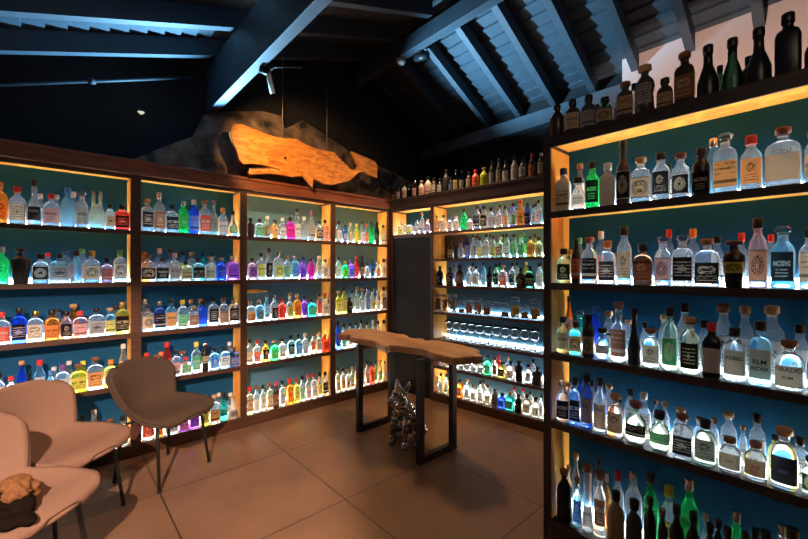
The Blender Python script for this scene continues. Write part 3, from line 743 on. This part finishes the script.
for it in records:
    z = it['zone']; tx = None
    for (a, b_, px), v in TEXTS.items():
        if a == z and b_ == it['k'] and abs(px-it['px']) < .3: tx = v
    rz = it['rz']
    if z in ('C', 'CT'): 
        u = (it['px']-CX)/FPX; rz += max(-.1, min(.30, (.93-u)*.5)) + rnd.uniform(-.05, .05)
    elif z[0] == 'A': rz += rnd.uniform(-.08, .08)
    pat = {'A0': None}.get(z, None)
    if tx: pat = 5
    ry = .040 if z[0] == 'A' else .044
    it['p'].z += .0005
    o = make_bottle('bottle', it['p'], rz, it['W'], it['h'], it['sh'], it['g'], it['c'], it['l'], ry, fine=z in ('C', 'CT', 'A0', 'A1'), pat=pat, text=tx)
    tag(o, it['label'], 'bottle', GN[z])
print('BOTTLES', len(records))

# far bottles that are only a few pixels wide: rest of the fourth bay and of the corner rack
far = MB(); NF = 0
def farrow(fr, bk, rz, z, up, data, lo=None, hi=None):
    global NF
    its = []
    for e in data.split(';'):
        q = e.split(); px, top, w = float(q[0]), float(q[1]), float(q[2])
        back = len(q) > 7
        p = (bk if back else fr)(px, top); d = p.x*CA + p.y*SA
        its.append([p, min(p.z-z, up-.045-z), w/FPX*d, q])
        NF += 1
    for p, h, w, q in its:
        make_bottle('x', Vector((p.x, p.y, z+.0005)), rz, min(w, .09), h, q[3], q[4], q[5], q[6], .038, fine=False, parent_mb=far)
f3, b3 = A(.052), A(.138)
farrow(f3, b3, 0, A_Z[4], A_TOP+.03, '338.5 221 6 rd c k w;345 225 5 rd nv k w;350.5 223 5 rd py c cr;356.5 224 5 rd y ye y;362 221 5 rd c k w;366.5 224 4 rd c r r;371 222 6 rd g k -;377 222 5 rd dg k k;383 225 5 rd c k w')
farrow(f3, b3, 0, A_Z[3], A_TOP, '338.5 257 6 rd ol k w;345 261 6 sq li li li;351 260 6 sq p m b;356.5 256 5 rd r r r;362 256 5 rd k k cr;367 263 5 rd c k kr;372.5 259 5 rd nv k k;378 262 5 rd c c r;383.5 259 5 rd c k cr'.replace(' li li', ' g li').replace('p m b', 'p p b'))
farrow(f3, b3, 0, A_Z[2], A_TOP, '338.5 291 6 rd y c cr;344 287 6 rd y k cr;349.5 297 6 rd k k k;352 290 5 rd c k w B;357 287 5 rd ol y w;362 288 6 tl ol c w;367.5 286 6 rd c s b;372.5 289 6 rd c s y;378 290 5 rd c w w;383.5 287 5 rd c k k')
farrow(f3, b3, 0, A_Z[1], A_TOP, '338 321 6 rd b k b;344 324 6 rd lb k gn;350 323 6 rd c k w;356 322 5 rd lb k b;361 320 5 rd c k w;367 322 5 rd c k w;373 320 5 rd c w w;378 321 5 rd c k w;383.5 320 5 rd c k cr')
farrow(f3, b3, 0, A_Z[0], A_TOP, '337.5 367 5 sq py k cr;342.5 368 5 sq c k o;347.5 369 5 sq py n kr;352 367 5 rd c y kr;357 363 5 rd a k o;362 361 5 rd c k w;367 361 5 rd c k r;371.5 362 5 sq r k r;375.5 361 4 rd ol k gn;380 360 5 rd c c gn;385 361 4 rd c k w')
f4, b4 = Bf(.07), Bf(.175)
farrow(f4, b4, B_ROT, 1.926, B_TOP+.03, '394.5 218 5 rd r r r;402 222 8 sq c c y;410 222 8 sq c k y;417 218 5 rd c k w;422 213 5 rd c s w;427.5 219 5 rd pk c w;437 216 6 rd c c w;443.5 215 7 rd c k w;450 217 6 rd c b w;456 216 6 rd c w w;464 209 7 rd g k -;470 217 6 rd c k w;477 206 7 rd c k k;484 206 7 rd py k k;491 208 7 rd c k w;498.5 208 6 rd c s w;505.5 206 6 rd c k o;513 203 7 rd c k gn;520.5 200 8 rd a r kr;527.5 203 6 rd nv k k;533.5 205 5 rd c k w;538.5 200 6 rd c k w;480 205 5 rd nv b b B;500 205 6 rd c k w B;516 205 5 sl b b b B;536 203 5 rd lb k b B')
farrow(f4, b4, B_ROT, 1.62, 1.926, '451 240 6 jg k k kr;461 240 7 fl c k -;467.5 236 5 sl nv k w;473 235 6 tl c k w;480 237 6 rd c k y;486.5 234 6 sq c k w;493.5 236 6 rd ol k y;500 237 7 sq ol c n;507 234 6 rd c k w;514 234 6 rd ol k gn;521 235 6 rd c g gn;530.5 236 8 rd a k kr;539 237 7 rd py k kr;477 234 5 rd c k w B;490 234 5 rd c k w B;503 234 5 rd g k w B;524 233 5 sl g g gn B;535 234 5 rd y k y B')
farrow(f4, b4, B_ROT, 1.32, 1.62, '440 266 7 rd k k k;450 267 8 jg ch k k;460 265 9 jg k k n;469 266 6 rd c c w;476 266 7 rd c k cr;483.5 262 5 rd lb k w;489.5 267 6 rd k k k;496 264 6 rd ol k k;503.5 265 7 sq pk c r;512.5 263 6 sq c k k;521 268 9 jg ch k k;530.5 266 9 sq dg k k;539.5 263 7 rd c k w;455 263 5 rd c p p B;473 263 5 rd c k w B;500 262 5 rd g k w B;517 262 5 rd py k w B;526 262 5 rd y c y B')
farrow(f4, b4, B_ROT, .405, .71, '436.5 357 6 rd p k p;442.5 359 6 rd c k cr;449 359 6 rd py k cr;455.5 360 6 rd c k w;462 361 6 rd c c cr;468 360 6 sq c k cr;474.5 361 6 rd c k w;481.5 361 6 sq ol k k;488 355 7 rd g k gn;495 357 6 rd py k n;502 362 7 sq y k k;510.5 361 7 sq c k kr;519 361 8 iv ch k -;528.5 364 7 rd c k w;537.5 367 9 sq ch k -;498.5 354 5 rd r r r B;508 357 5 rd c ye w B;533 359 5 rd c k w B;478 357 5 rd c r w B')
farrow(f4, b4, B_ROT, .096, .405, '436 371 5 rd c o w;441 373 5 rd c k w;446.5 374 5 rd ol k w;453 378 5 rd c k w;460 379 6 sq o k n;467 379 6 rd c c w;473.5 384 6 rd c c gr;480.5 381 6 rd c k w;488 385 6 rd c n cr;495 389 6 sq gr n gr;502 393 7 sq b k b;510 392 8 sq t c gn;518.5 394 7 rd k k k;527 394 8 jg c k cr;536 397 8 rd c k w;541 394 4 rd c k w;484 380 5 rd c k w B;514 387 5 rd c r w B;523 388 5 rd c r w B;531 391 5 rd c k w B')
o = far.build('distant_bottles'); setuv(o, far)
tag(o, 'rows of small mixed spirit bottles filling the narrow fourth bay and corner rack shelves', 'bottles', kind='stuff')
print('FAR', NF)

# ------------------------------------------------------------ spice jars
jars = [(438, 294, 7, (.20, .11, .05), .85, 'dark brown spice'), (445, 294, 6.5, (.25, .12, .05), .8, 'brown spice'), (453, 294, 8, (.35, .17, .07), .8, 'reddish brown spice'),
        (461.5, 300, 6.5, (.30, .17, .08), .3, 'a little brown spice'), (469, 300, 7.5, (.50, .16, .09), .75, 'red dried petals'), (478, 298, 8.5, (.65, .24, .13), .75, 'coral dried fruit'),
        (487, 301, 8, (.45, .14, .07), .65, 'rust-red dried fruit'), (496, 302, 8, None, 0, 'nothing inside'), (505, 303, 8.5, (.45, .26, .12), .35, 'a few brown nuts'),
        (515, 297, 9.5, (.75, .38, .07), .65, 'orange slices'), (524.5, 305, 8.5, (.50, .22, .06), .5, 'small brown nuts'), (535.5, 299, 10, (.55, .30, .09), .62, 'dried orange peel')]
jg_ = plain('jar_glass', (.97, .99, .99), rough=.02, trans=1, ior=1.03)
pr = []
for px, top, w, col, fill, what in jars:
    p = on_b(px, top, .07); d = p.x*CA+p.y*SA; W = w/FPX*d*.96/2; h = min(p.z-1.02, .25)
    if pr and abs(p.y-pr[-1][0]) < W+pr[-1][1]+.002: W = abs(p.y-pr[-1][0])-pr[-1][1]-.003
    pr.append((p.y, W))
    r = empty('storage_jar', (p.x, p.y, 1.0205), B_ROT)
    tag(r, 'clear clip-lid glass jar with %s, on the jar shelf' % what, 'jar', 'spice jars on the corner rack')
    m = MB(); m.lathe([(0, W*.92), (.006, W), (h*.74, W), (h*.80, W*.9), (h*.84, W*.9)], n=18); m.build('glass_body', jg_, r)
    m = MB(); m.lathe([(h*.845, W*.96), (h*.86, W), (h*.97, W), (h, W*.85)], n=18); m.build('lid', plain('lid_glass', (.85, .93, .95), .1, trans=.8, ior=1.3), r)
    m = MB(); m.tube([(-W*.96, 0, h*.72), (-W*1.0, 0, h*.86), (-W*.5, -W*.87, h*.80), (W*.5, -W*.87, h*.80), (W, 0, h*.86), (W*.96, 0, h*.72)], .0016, n=6); m.build('wire_clip', plain('steel_wire', (.6, .6, .6), .3, 1), r)
    if col:
        m = MB(); rr = random.Random(int(px)); hf = h*.78*min(1, fill*1.12)
        for i in range(95):
            a = rr.uniform(0, 2*PI); q = W*.80*math.sqrt(rr.random()); z = rr.uniform(.014, hf); s_ = W*.25
            c = Vector((q*math.cos(a), q*math.sin(a), z)); ax = Vector((rr.uniform(-1, 1), rr.uniform(-1, 1), rr.uniform(-1, 1))).normalized()
            m.tube([c-ax*s_*.6, c-ax*s_*.3, c+ax*s_*.3, c+ax*s_*.6], [s_*.5, s_, s_, s_*.5], n=6)
        tag(m.build('jar_contents', plain('jar_fill_%d' % int(px), tuple(min(1, c*1.3) for c in col), .7, noise=.4, scale=60), r), kind='stuff')  # contents lightened in colour to stand in for light from behind

# ------------------------------------------------------------ wine glasses
wg = plain('wine_glass_crystal', (.97, .99, .99), rough=.01, trans=1, ior=1.45)
gx = [448.5, 456.5, 464, 471.7, 480, 488.6, 497, 505.7, 515, 524.7, 535]
base = None
for i, px in enumerate(gx):
    p = on_b(px, 340, .09)
    m = MB()
    if base is None:
        m.lathe([(0, .034), (.003, .034), (.007, .006), (.07, .004), (.082, .010), (.098, .034), (.125, .044), (.150, .043), (.178, .034), (.178, .032), (.150, .041), (.125, .042), (.099, .031), (.086, .006)], n=20)
        o = m.build('wine_glass', wg); base = o
    else:
        o = base.copy(); COL.objects.link(o)
    o.location = (p.x, p.y, .7105); o.scale = (1.08, 1.08, 1.19)
    tag(o, 'clear stemmed balloon wine glass, %s in the glass row' % (['leftmost', 'second from left', 'third from left', 'fourth from left', 'fifth from left', 'middle', 'fifth from right', 'fourth from right', 'third from right', 'second from right', 'rightmost'][i]), 'wine glass', 'wine glasses under the spice jars')
# driftwood piece
p = on_y(258.5, 291, YA+.14)
dw = outline('driftwood_board', [(-.10, -.006), (-.04, -.016), (.03, -.010), (.095, -.012), (.105, -.002), (.06, .006), (.0, .016), (-.05, .012), (-.10, .006)], .03, M_INNER, .003)
dw.location = (p.x, YA+.18, p.z); tag(dw, 'small curved driftwood piece hung at upper left of third bay, third shelf', 'driftwood')
# ------------------------------------------------------------ whale
YW = 3.66
def W(q): 
    px, py = 220+q[0]/4.753, 110+q[1]/4.753; p = on_y(px, py, YW); return (p.x, p.z)
body = [(45,112),(50,82),(68,68),(100,70),(150,90),(210,115),(260,130),(300,137),(360,140),(400,165),(450,185),(500,197),(540,205),(547,222),(553,218),(560,234),(567,231),(574,248),(581,246),(590,263),(598,262),(608,278),(622,286),(645,284),(655,265),(640,235),(622,200),(650,212),(700,232),(730,245),(745,270),(741,300),(744,326),(712,313),(680,292),(655,297),(630,320),(610,337),(570,347),(530,357),(490,353),(450,332),(415,318),(375,316),(340,320),(300,312),(262,306),(232,303),(180,305),(137,309),(133,295),(180,289),(240,286),(282,290),(283,283),(250,275),(200,262),(150,256),(108,259),(88,238),(76,192),(56,152)]
M_WHALE = wood('varnished_orange_timber', (.38, .11, .018), (.82, .37, .07), rough=.35, stretch=(1.5, 6, 5), scale=5, bump=.25)
c0 = W((340, 230))
wh = empty('whale_sculpture', (c0[0], YW, c0[1])); tag(wh, 'orange varnished wooden sperm whale sculpture hanging above the left wall shelving', 'sculpture')
def wl(pts): return [(W(q)[0]-c0[0], W(q)[1]-c0[1]) for q in pts]
outline('body', wl(body[::-1]), .045, M_WHALE, .004, parent=wh)
fin = outline('flipper', wl([(366,277),(386,284),(410,303),(432,330),(430,369),(408,345),(390,322),(384,300)][::-1]), .03, M_WHALE, .006, parent=wh); fin.location.y = -.034
m = MB(); q = wl([(305, 231)])[0]; m.tube([(q[0], -.030, q[1]), (q[0], -.018, q[1])], .014, n=14); m.build('eye', plain('dark_knot', (.06, .02, .01), .4), wh)
m = MB()
for i in range(14):
    a, b_ = wl([(142+i*10, 292-i*.3)])[0], wl([(142+i*10, 276-i*.3+(2 if i % 2 else 0))])[0]
    m.tube([(a[0], 0, a[1]-.004), (a[0]+.001, 0, (a[1]+b_[1])/2), (b_[0], 0, b_[1])], [.010, .008, .002], n=6)
tag(m.build('teeth', plain('carved_pale_wood', (.75, .42, .18), .4), wh), 'row of carved pale teeth')
for px, name in ((282.5, 'hanging_wire'), (327, 'hanging_wire')):
    a = on_y(px, 139 if px < 300 else 151, YW)
    if px < 300: a = Vector((W((297, 137))[0], YW, W((297, 140))[1]))
    else: a = Vector((W((508, 199))[0], YW, W((508, 202))[1]))
    m = MB(); m.tube([(a.x-c0[0], 0, a.z-c0[1]), (a.x-c0[0], 0, under(a.x)-c0[1])], .0028, n=6); m.build(name, plain('dull_steel', (.35, .36, .37), .4, .8), wh)

# ------------------------------------------------------------ table
TZ = .868
top = [(45,95),(75,78),(110,69),(150,72),(190,67),(240,74),(270,80),(310,88),(340,94),(375,96),(392,104),(388,111),(420,117),(468,119),(482,128),(520,126),(560,129),(600,136),(640,145),(690,157),(735,168),(752,178),(738,190),(766,202),(770,207),(720,206),(680,210),(620,214),(590,207),(560,199),(520,190),(490,176),(440,164),(400,160),(350,152),(300,150),(283,160),(262,150),(230,131),(180,122),(120,112),(100,108),(110,100)]
pp = [on_z(330+x/5.05, 315+y/5.05, TZ) for x, y in top]
tc = Vector((2.28, 2.52, 0))
tb = empty('high_table', tc); tag(tb, 'tall live-edge wooden slab table on two black steel frames', 'table')
poly = [(p.x-tc.x, p.y-tc.y) for p in pp]
rj = random.Random(11); q_ = []
for a, b_ in zip(poly, poly[1:]+poly[:1]):
    for i in range(4):
        t = i/4; q_.append((a[0]+(b_[0]-a[0])*t+rj.uniform(-.005, .005), a[1]+(b_[1]-a[1])*t+rj.uniform(-.004, .004)))
poly = q_
M_SLAB = wood('live_edge_slab_wood', (.32, .16, .07), (.68, .43, .22), rough=.42, stretch=(7, 1, 6), scale=2.2, bump=.4)
sl = outline('tabletop', poly[::-1], .062, M_SLAB, .012, axis='xy', parent=tb); sl.location.z = TZ-.031
bm = bmesh.new(); bm.from_mesh(sl.data)
for v in bm.verts:
    if v.co.z < -.005: v.co.x *= .965; v.co.y = v.co.y*.985
bm.to_mesh(sl.data); bm.free()
fz = TZ-.0625
for y in (2.93, 2.13):
    m = MB(); x0, x1 = 2.065, 2.50; yy = y-tc.y; t = .026; hw = .022
    def bx(a, b_, c, d): m.box((a-tc.x, yy-hw, c), (b_-tc.x, yy+hw, d))
    bx(x0, x0+2*t, 0.0, fz); bx(x1-2*t, x1, 0.0, fz); bx(x0+2*t, x1-2*t, 0.0, 2*t); bx(x0+2*t, x1-2*t, fz-.03, fz)
    m.build('leg_frame', M_BLACK, tb)

# ------------------------------------------------------------ chairs
def interp(tab, t):
    for (t0, a), (t1, b_) in zip(tab, tab[1:]):
        if t <= t1:
            s_ = (t-t0)/(t1-t0); s_ = s_*s_*(3-2*s_) if False else s_
            return a + (b_-a)*s_
    return tab[-1][1]
def cr(tab, t):
    """smooth interpolation through (t, value)"""
    n = len(tab)
    for i in range(n-1):
        if t <= tab[i+1][0] or i == n-2:
            t0, p1 = tab[i]; t1, p2 = tab[i+1]
            p0 = tab[i-1][1] if i else p1; p3 = tab[i+2][1] if i+2 < n else p2
            s_ = max(0, min(1, (t-t0)/(t1-t0)))
            return .5*((2*p1)+(-p0+p2)*s_+(2*p0-5*p1+4*p2-p3)*s_*s_+(-p0+3*p1-3*p2+p3)*s_**3)
def make_chair(fabric):
    root = empty('shell_chair')
    NU, NV = 24, 40
    X = [(0, -.275), (.18, -.245), (.32, -.215), (.44, -.160), (.54, -.06), (.70, .10), (.86, .225), (1, .292)]
    Z = [(0, .815), (.18, .69), (.32, .575), (.44, .490), (.54, .455), (.70, .450), (.86, .458), (1, .440)]
    Wd = [(0, .205), (.06, .240), (.16, .258), (.30, .235), (.42, .205), (.52, .222), (.64, .258), (.74, .268), (.9, .268), (1, .268)]
    F = [(0, .045), (.2, .075), (.36, .085), (.46, .055), (.56, .02), (1, 0)]
    U = [(0, -.03), (.15, 0), (.38, .0), (.48, .035), (.6, .045), (.8, .012), (1, -.01)]
    g = []
    for i in range(NV+1):
        v = i/NV; rowp = []
        for j in range(NU+1):
            u = -1+2*j/NU
            w = cr(Wd, v) if v < .74 else .268*math.sqrt(max(0, 1-((v-.74)/.30)**2.4))
            x = cr(X, v) + cr(F, v)*abs(u)**2.0; z = cr(Z, v) + cr(U, v)*abs(u)**2.2
            if v < .15: z -= .03*abs(u)**5*(1-v/.15)
            if v > .8: x -= .045*abs(u)**2.5*((v-.8)/.2)**2
            rowp.append(Vector((x, w*u, z)))
        g.append(rowp)
    m = MB()
    for r_ in g: m.v.extend(r_)
    n = NU+1
    for i in range(NV):
        for j in range(NU): m.face([i*n+j, i*n+j+1, (i+1)*n+j+1, (i+1)*n+j], 0, True)
    o = m.build('seat_shell', fabric, root)
    md = o.modifiers.new('thick', 'SOLIDIFY'); md.thickness = .024; md.offset = -1
    # piping seam round the rim
    rim = [g[0][j] for j in range(NU+1)] + [g[i][NU] for i in range(1, NV+1)] + [g[NV][j] for j in range(NU-1, -1, -1)] + [g[i][0] for i in range(NV-1, 0, -1)]
    m = MB(); m.tube([p+Vector((0, 0, -.004)) for p in rim+rim[:4]], .011, n=8); m.build('piping', fabric, root)
    for sx, sy in ((1, 1), (1, -1), (-1, 1), (-1, -1)):
        m = MB(); m.tube([(sx*.10+.02, sy*.14, .418), (sx*.14+.02, sy*.175, .405), (sx*.16+.02, sy*.19, .36), (sx*.205+.02, sy*.215, .012)], .0105, n=10)
        lg = m.build('leg', M_BLACK, root)
        m = MB(); m.tube([(sx*.205+.02, sy*.215, 0), (sx*.2045+.02, sy*.2148, .014)], .0125, n=10); m.build('foot_cap', M_BLACK, lg)
    m = MB(); m.box((-.09, -.145, .412), (.13, -.125, .422)); m.box((-.09, .125, .412), (.13, .145, .422)); m.box((-.02, -.14, .412), (.06, .14, .424)); m.build('seat_bracket', M_BLACK, root)
    return root
FAB = plain('dusty_brown_fabric', (.27, .165, .118), rough=.95, spec=.1, noise=.12, scale=300, bump=.25)
FAB_SHADED = plain('shaded_brown_fabric', (.085, .060, .044), rough=.95, spec=.1, noise=.12, scale=300, bump=.25)  # same brown fabric darkened, the far chair's shade is in the colour
def setch(o, r, d, fr, fd, label):
    x, y = SA*r+CA*d, -CA*r+SA*d; fx, fy = SA*fr+CA*fd, -CA*fr+SA*fd
    o.location = (x, y, 0); o.rotation_euler.z = math.atan2(fy, fx)
    tag(o, label, 'chair', 'upholstered shell chairs')
ch = make_chair(FAB_SHADED)
setch(ch, -1.80, 2.87, .955, -.29, 'shade-darkened brown upholstered shell chair with black legs, farthest from the camera')
def dup(root, fabric):
    r = root.copy(); COL.objects.link(r)
    for c in list(root.children):
        k2 = c.copy(); COL.objects.link(k2); k2.parent = r
        if c.name.startswith(('seat_shell', 'piping')):
            k2.data = c.data.copy(); k2.data.materials.clear(); k2.data.materials.append(fabric)
        for g in c.children: e = g.copy(); COL.objects.link(e); e.parent = k2
    return r
c2 = dup(ch, FAB); setch(c2, -2.03, 2.265, .97, -.10, 'pink-brown upholstered shell chair, empty, behind the one holding dark fur')
c3 = dup(ch, FAB); setch(c3, -1.78, 1.70, .99, -.08, 'pink-brown upholstered shell chair nearest the camera, dark fur on its seat')

# furry throw
m = MB(); rr = random.Random(5)
def blob(mb, c, r, n=10):
    prof = [(-r[2], .02), (-r[2]*.8, .6), (-r[2]*.4, .92), (0, 1), (r[2]*.4, .92), (r[2]*.8, .6), (r[2], .02)]
    mb.rings([[Vector((c[0]+r[0]*q*math.cos(2*PI*j/n), c[1]+r[1]*q*math.sin(2*PI*j/n), c[2]+z)) for j in range(n)] for z, q in prof], None)
def remesh(mb, name, mat, vox, parent=None, disp=None, sm=4):
    t = mb.build('tmp', mat); md = t.modifiers.new('r', 'REMESH'); md.mode = 'VOXEL'; md.voxel_size = vox; md.use_smooth_shade = True
    s2 = t.modifiers.new('s', 'SMOOTH'); s2.iterations = sm
    if disp:
        tx = bpy.data.textures.new('folds', 'CLOUDS'); tx.noise_scale = disp[0]
        d = t.modifiers.new('d', 'DISPLACE'); d.texture = tx; d.strength = disp[1]; d.mid_level = .5
    dg = bpy.context.evaluated_depsgraph_get(); dg.update()
    me = bpy.data.meshes.new_from_object(t.evaluated_get(dg)); bpy.data.objects.remove(t); me.name = name
    me.materials.clear(); me.materials.append(mat)
    for p in me.polygons: p.use_smooth = True
    o = bpy.data.objects.new(name, me); COL.objects.link(o)
    if parent: o.parent = parent
    return o
fp = Vector((c3.location.x, c3.location.y, .475))
fp += Matrix.Rotation(c3.rotation_euler.z, 3, 'Z') @ Vector((.155, -.06, -.005))
ft = empty('fur_throw', fp, c3.rotation_euler.z)
tag(ft, 'crumpled bundle of dark brown and tan fur on the nearest chair', 'fur throw')
m = MB()
for c, r_ in [((-.10, -.03, .05), (.11, .12, .055)), ((-.02, -.09, .035), (.10, .07, .04)), ((.06, -.10, .025), (.055, .045, .03)), ((.02, -.02, .04), (.07, .06, .045)), ((-.12, .05, .04), (.07, .07, .045)), ((-.06, -.15, .03), (.08, .05, .04)), ((.10, -.06, .022), (.05, .04, .028)), ((-.15, -.12, .04), (.07, .08, .05))]: blob(m, c, r_)
M_FUR = plain('black_brown_fur', (.010, .007, .005), rough=.95, spec=.05, noise=.5, scale=40, bump=.8)
remesh(m, 'dark_fur', M_FUR, .008, ft, (.035, .022))
m = MB()
for c, r_ in [((-.05, .03, .10), (.06, .06, .04)), ((.0, .0, .085), (.045, .05, .035)), ((-.10, .07, .08), (.05, .04, .03)), ((-.02, .06, .07), (.05, .04, .04))]: blob(m, c, r_)
remesh(m, 'tan_fur', plain('golden_tan_fur', (.22, .105, .045), rough=.95, spec=.1, noise=.6, scale=45, bump=.9), .007, ft, (.022, .034))

# ------------------------------------------------------------ dog statue
dp = on_z(404, 444, 0.0)
dg_ = empty('dog_statue', (dp.x, dp.y, 0)); 
ang = math.atan2(-CA*-.62+SA*-.78, SA*-.62+CA*-.78)   # looks to the left and towards the camera
dg_.rotation_euler.z = ang
tag(dg_, 'silver faceted sitting dog statue on the floor under the table', 'statue')
m = MB()
# local: x forward
m.tube([(-.13, 0, .10), (-.10, 0, .17), (-.05, 0, .25), (.0, 0, .32), (.03, 0, .37)], [.085, .092, .085, .075, .056], n=14)      # trunk
m.tube([(.02, 0, .29), (.045, 0, .36), (.06, 0, .41)], [.075, .062, .055], n=14)                                              # neck
m.tube([(.0, 0, .435), (.05, 0, .445), (.10, 0, .435), (.125, 0, .425)], [.040, .064, .056, .045], n=14)                          # skull
m.tube([(.10, 0, .42), (.15, 0, .405), (.19, 0, .40)], [.045, .042, .030], n=12)                                           # muzzle
for s_ in (-1, 1):
    m.tube([(.125, s_*.022, .400), (.165, s_*.026, .382), (.17, s_*.022, .365)], [.024, .022, .010], n=8)                      # jowls
    m.tube([(.025, s_*.042, .48), (.015, s_*.062, .525), (.01, s_*.070, .555)], [.028, .022, .005], n=8)                         # ears
    m.tube([(.03, s_*.055, .27), (.065, s_*.066, .17), (.068, s_*.066, .06), (.07, s_*.066, .025)], [.042, .028, .021, .024], n=10)
    m.tube([(.065, s_*.066, .022), (.11, s_*.072, .018)], [.027, .022], n=10)
    m.tube([(-.13, s_*.075, .10), (-.08, s_*.105, .13), (-.02, s_*.115, .085)], [.065, .062, .032], n=10)                           # thigh
    m.tube([(-.05, s_*.12, .022), (.03, s_*.13, .020)], [.024, .026], n=8)
m.tube([(-.19, 0, .06), (-.24, 0, .04), (-.27, 0, .05)], [.03, .018, .01], n=8)
M_CHROME = plain('crumpled_silver_metal', (.42, .41, .40), rough=.16, metal=1)
nt = M_CHROME.node_tree; b = nt.nodes['Principled BSDF']
tcn = nt.nodes.new('ShaderNodeTexCoord'); vo = nt.nodes.new('ShaderNodeTexVoronoi'); vo.inputs['Scale'].default_value = 26; vo.feature = 'F1'
nt.links.new(tcn.outputs['Object'], vo.inputs['Vector'])
bp = nt.nodes.new('ShaderNodeBump'); bp.inputs['Strength'].default_value = .9; bp.inputs['Distance'].default_value = .02
nt.links.new(vo.outputs['Distance'], bp.inputs['Height']); nt.links.new(bp.outputs[0], b.inputs['Normal'])
remesh(m, 'body', M_CHROME, .007, dg_, None, 3)
m = MB()
for s_ in (-1, 1): blob(m, (.108, s_*.042, .452), (.010, .010, .010), 8)
m.build('eyes', plain('statue_eye', (.01, .01, .01), .1), dg_)
m = MB(); blob(m, (.188, 0, .408), (.014, .018, .012), 8); m.build('nose', plain('statue_nose', (.02, .02, .02), .2), dg_)
# ------------------------------------------------------------ lights
def spot(name, loc, to, energy, col, size, blend, rad):
    l = bpy.data.lights.new(name, 'SPOT'); l.energy = energy; l.color = col; l.spot_size = size; l.spot_blend = blend; l.shadow_soft_size = rad
    o = bpy.data.objects.new(name, l); COL.objects.link(o); o.location = loc
    o.rotation_euler = (Vector(to)-Vector(loc)).to_track_quat('-Z', 'Y').to_euler(); return o
def cam2w(r, d, z=0): return Vector((SA*r+CA*d, -CA*r+SA*d, z))
# the ceiling spot behind the camera that catches the chairs
spot('ceiling_spot_chairs', cam2w(-.41, -.96, 2.75), cam2w(-1.75, 1.55, .3), 1250, (1.0, .66, .50), math.radians(50), .35, .02)
# the white-barrel spotlight that lights the whale
spot('whale_spotlight', SPOT_P, (c0[0]-.05, YW, c0[1]), 88, (1.0, .52, .19), math.radians(75), .5, .02)
# warm downlight from the black fixture beside the ridge beam
spot('table_spotlight', (2.88, 2.9, 3.66), (2.1, 2.5, 0), 200, (1.0, .60, .32), math.radians(98), .7, .20)
# blue uplight split into two unseen spots, the second floating before the cornice
spot('blue_uplighter', (1.092, 3.86, 2.46), (-.2, 2.2, 3.45), 560, (.26, .64, 1.0), math.radians(108), .5, .02)
spot('blue_uplighter', (2.2, 3.6, 2.44), (3.45, 2.2, 3.8), 1300, (.30, .68, 1.0), math.radians(52), 1.0, .02)
# warm lamp in the passage behind the right rack
spot('passage_lamp', (2.5, .65, 1.55), (4.0, .72, 2.38), 210, (1.0, .70, .60), math.radians(60), .15, .06)
# added soft fill from the front, no fixture stands for it
l = bpy.data.lights.new('room_fill_light', 'AREA'); l.energy = 5; l.color = (1.0, .72, .48); l.size = .9
o = bpy.data.objects.new('room_fill_light', l); COL.objects.link(o); o.location = (.3, -.6, 2.9)
o.rotation_euler = (Vector((2.2, 1.4, .6))-o.location).to_track_quat('-Z', 'Y').to_euler()

wd = bpy.data.worlds.new('World'); S.world = wd; wd.use_nodes = True
wd.node_tree.nodes['Background'].inputs[0].default_value = (.02, .025, .03, 1); wd.node_tree.nodes['Background'].inputs[1].default_value = .3

# ------------------------------------------------------------ camera
cd = bpy.data.cameras.new('camera'); cam = bpy.data.objects.new('camera', cd); COL.objects.link(cam)
cd.sensor_width = 36; cd.lens = FPX/808*36; cd.clip_start = .02
cam.location = (0, 0, EYE)
cam.rotation_euler = Vector((CA, SA, 0)).to_track_quat('-Z', 'Y').to_euler()
S.camera = cam
S.view_settings.view_transform = 'Standard'; S.view_settings.look = 'None'; S.view_settings.gamma = 1; S.view_settings.exposure = 0
S.view_settings.use_curve_mapping = False
c = S.cycles
c.use_denoising = True
c.max_bounces = 14; c.transmission_bounces = 12; c.transparent_max_bounces = 8; c.diffuse_bounces = 3; c.glossy_bounces = 4
c.sample_clamp_indirect = 6; c.blur_glossy = 1.0; c.use_light_tree = True
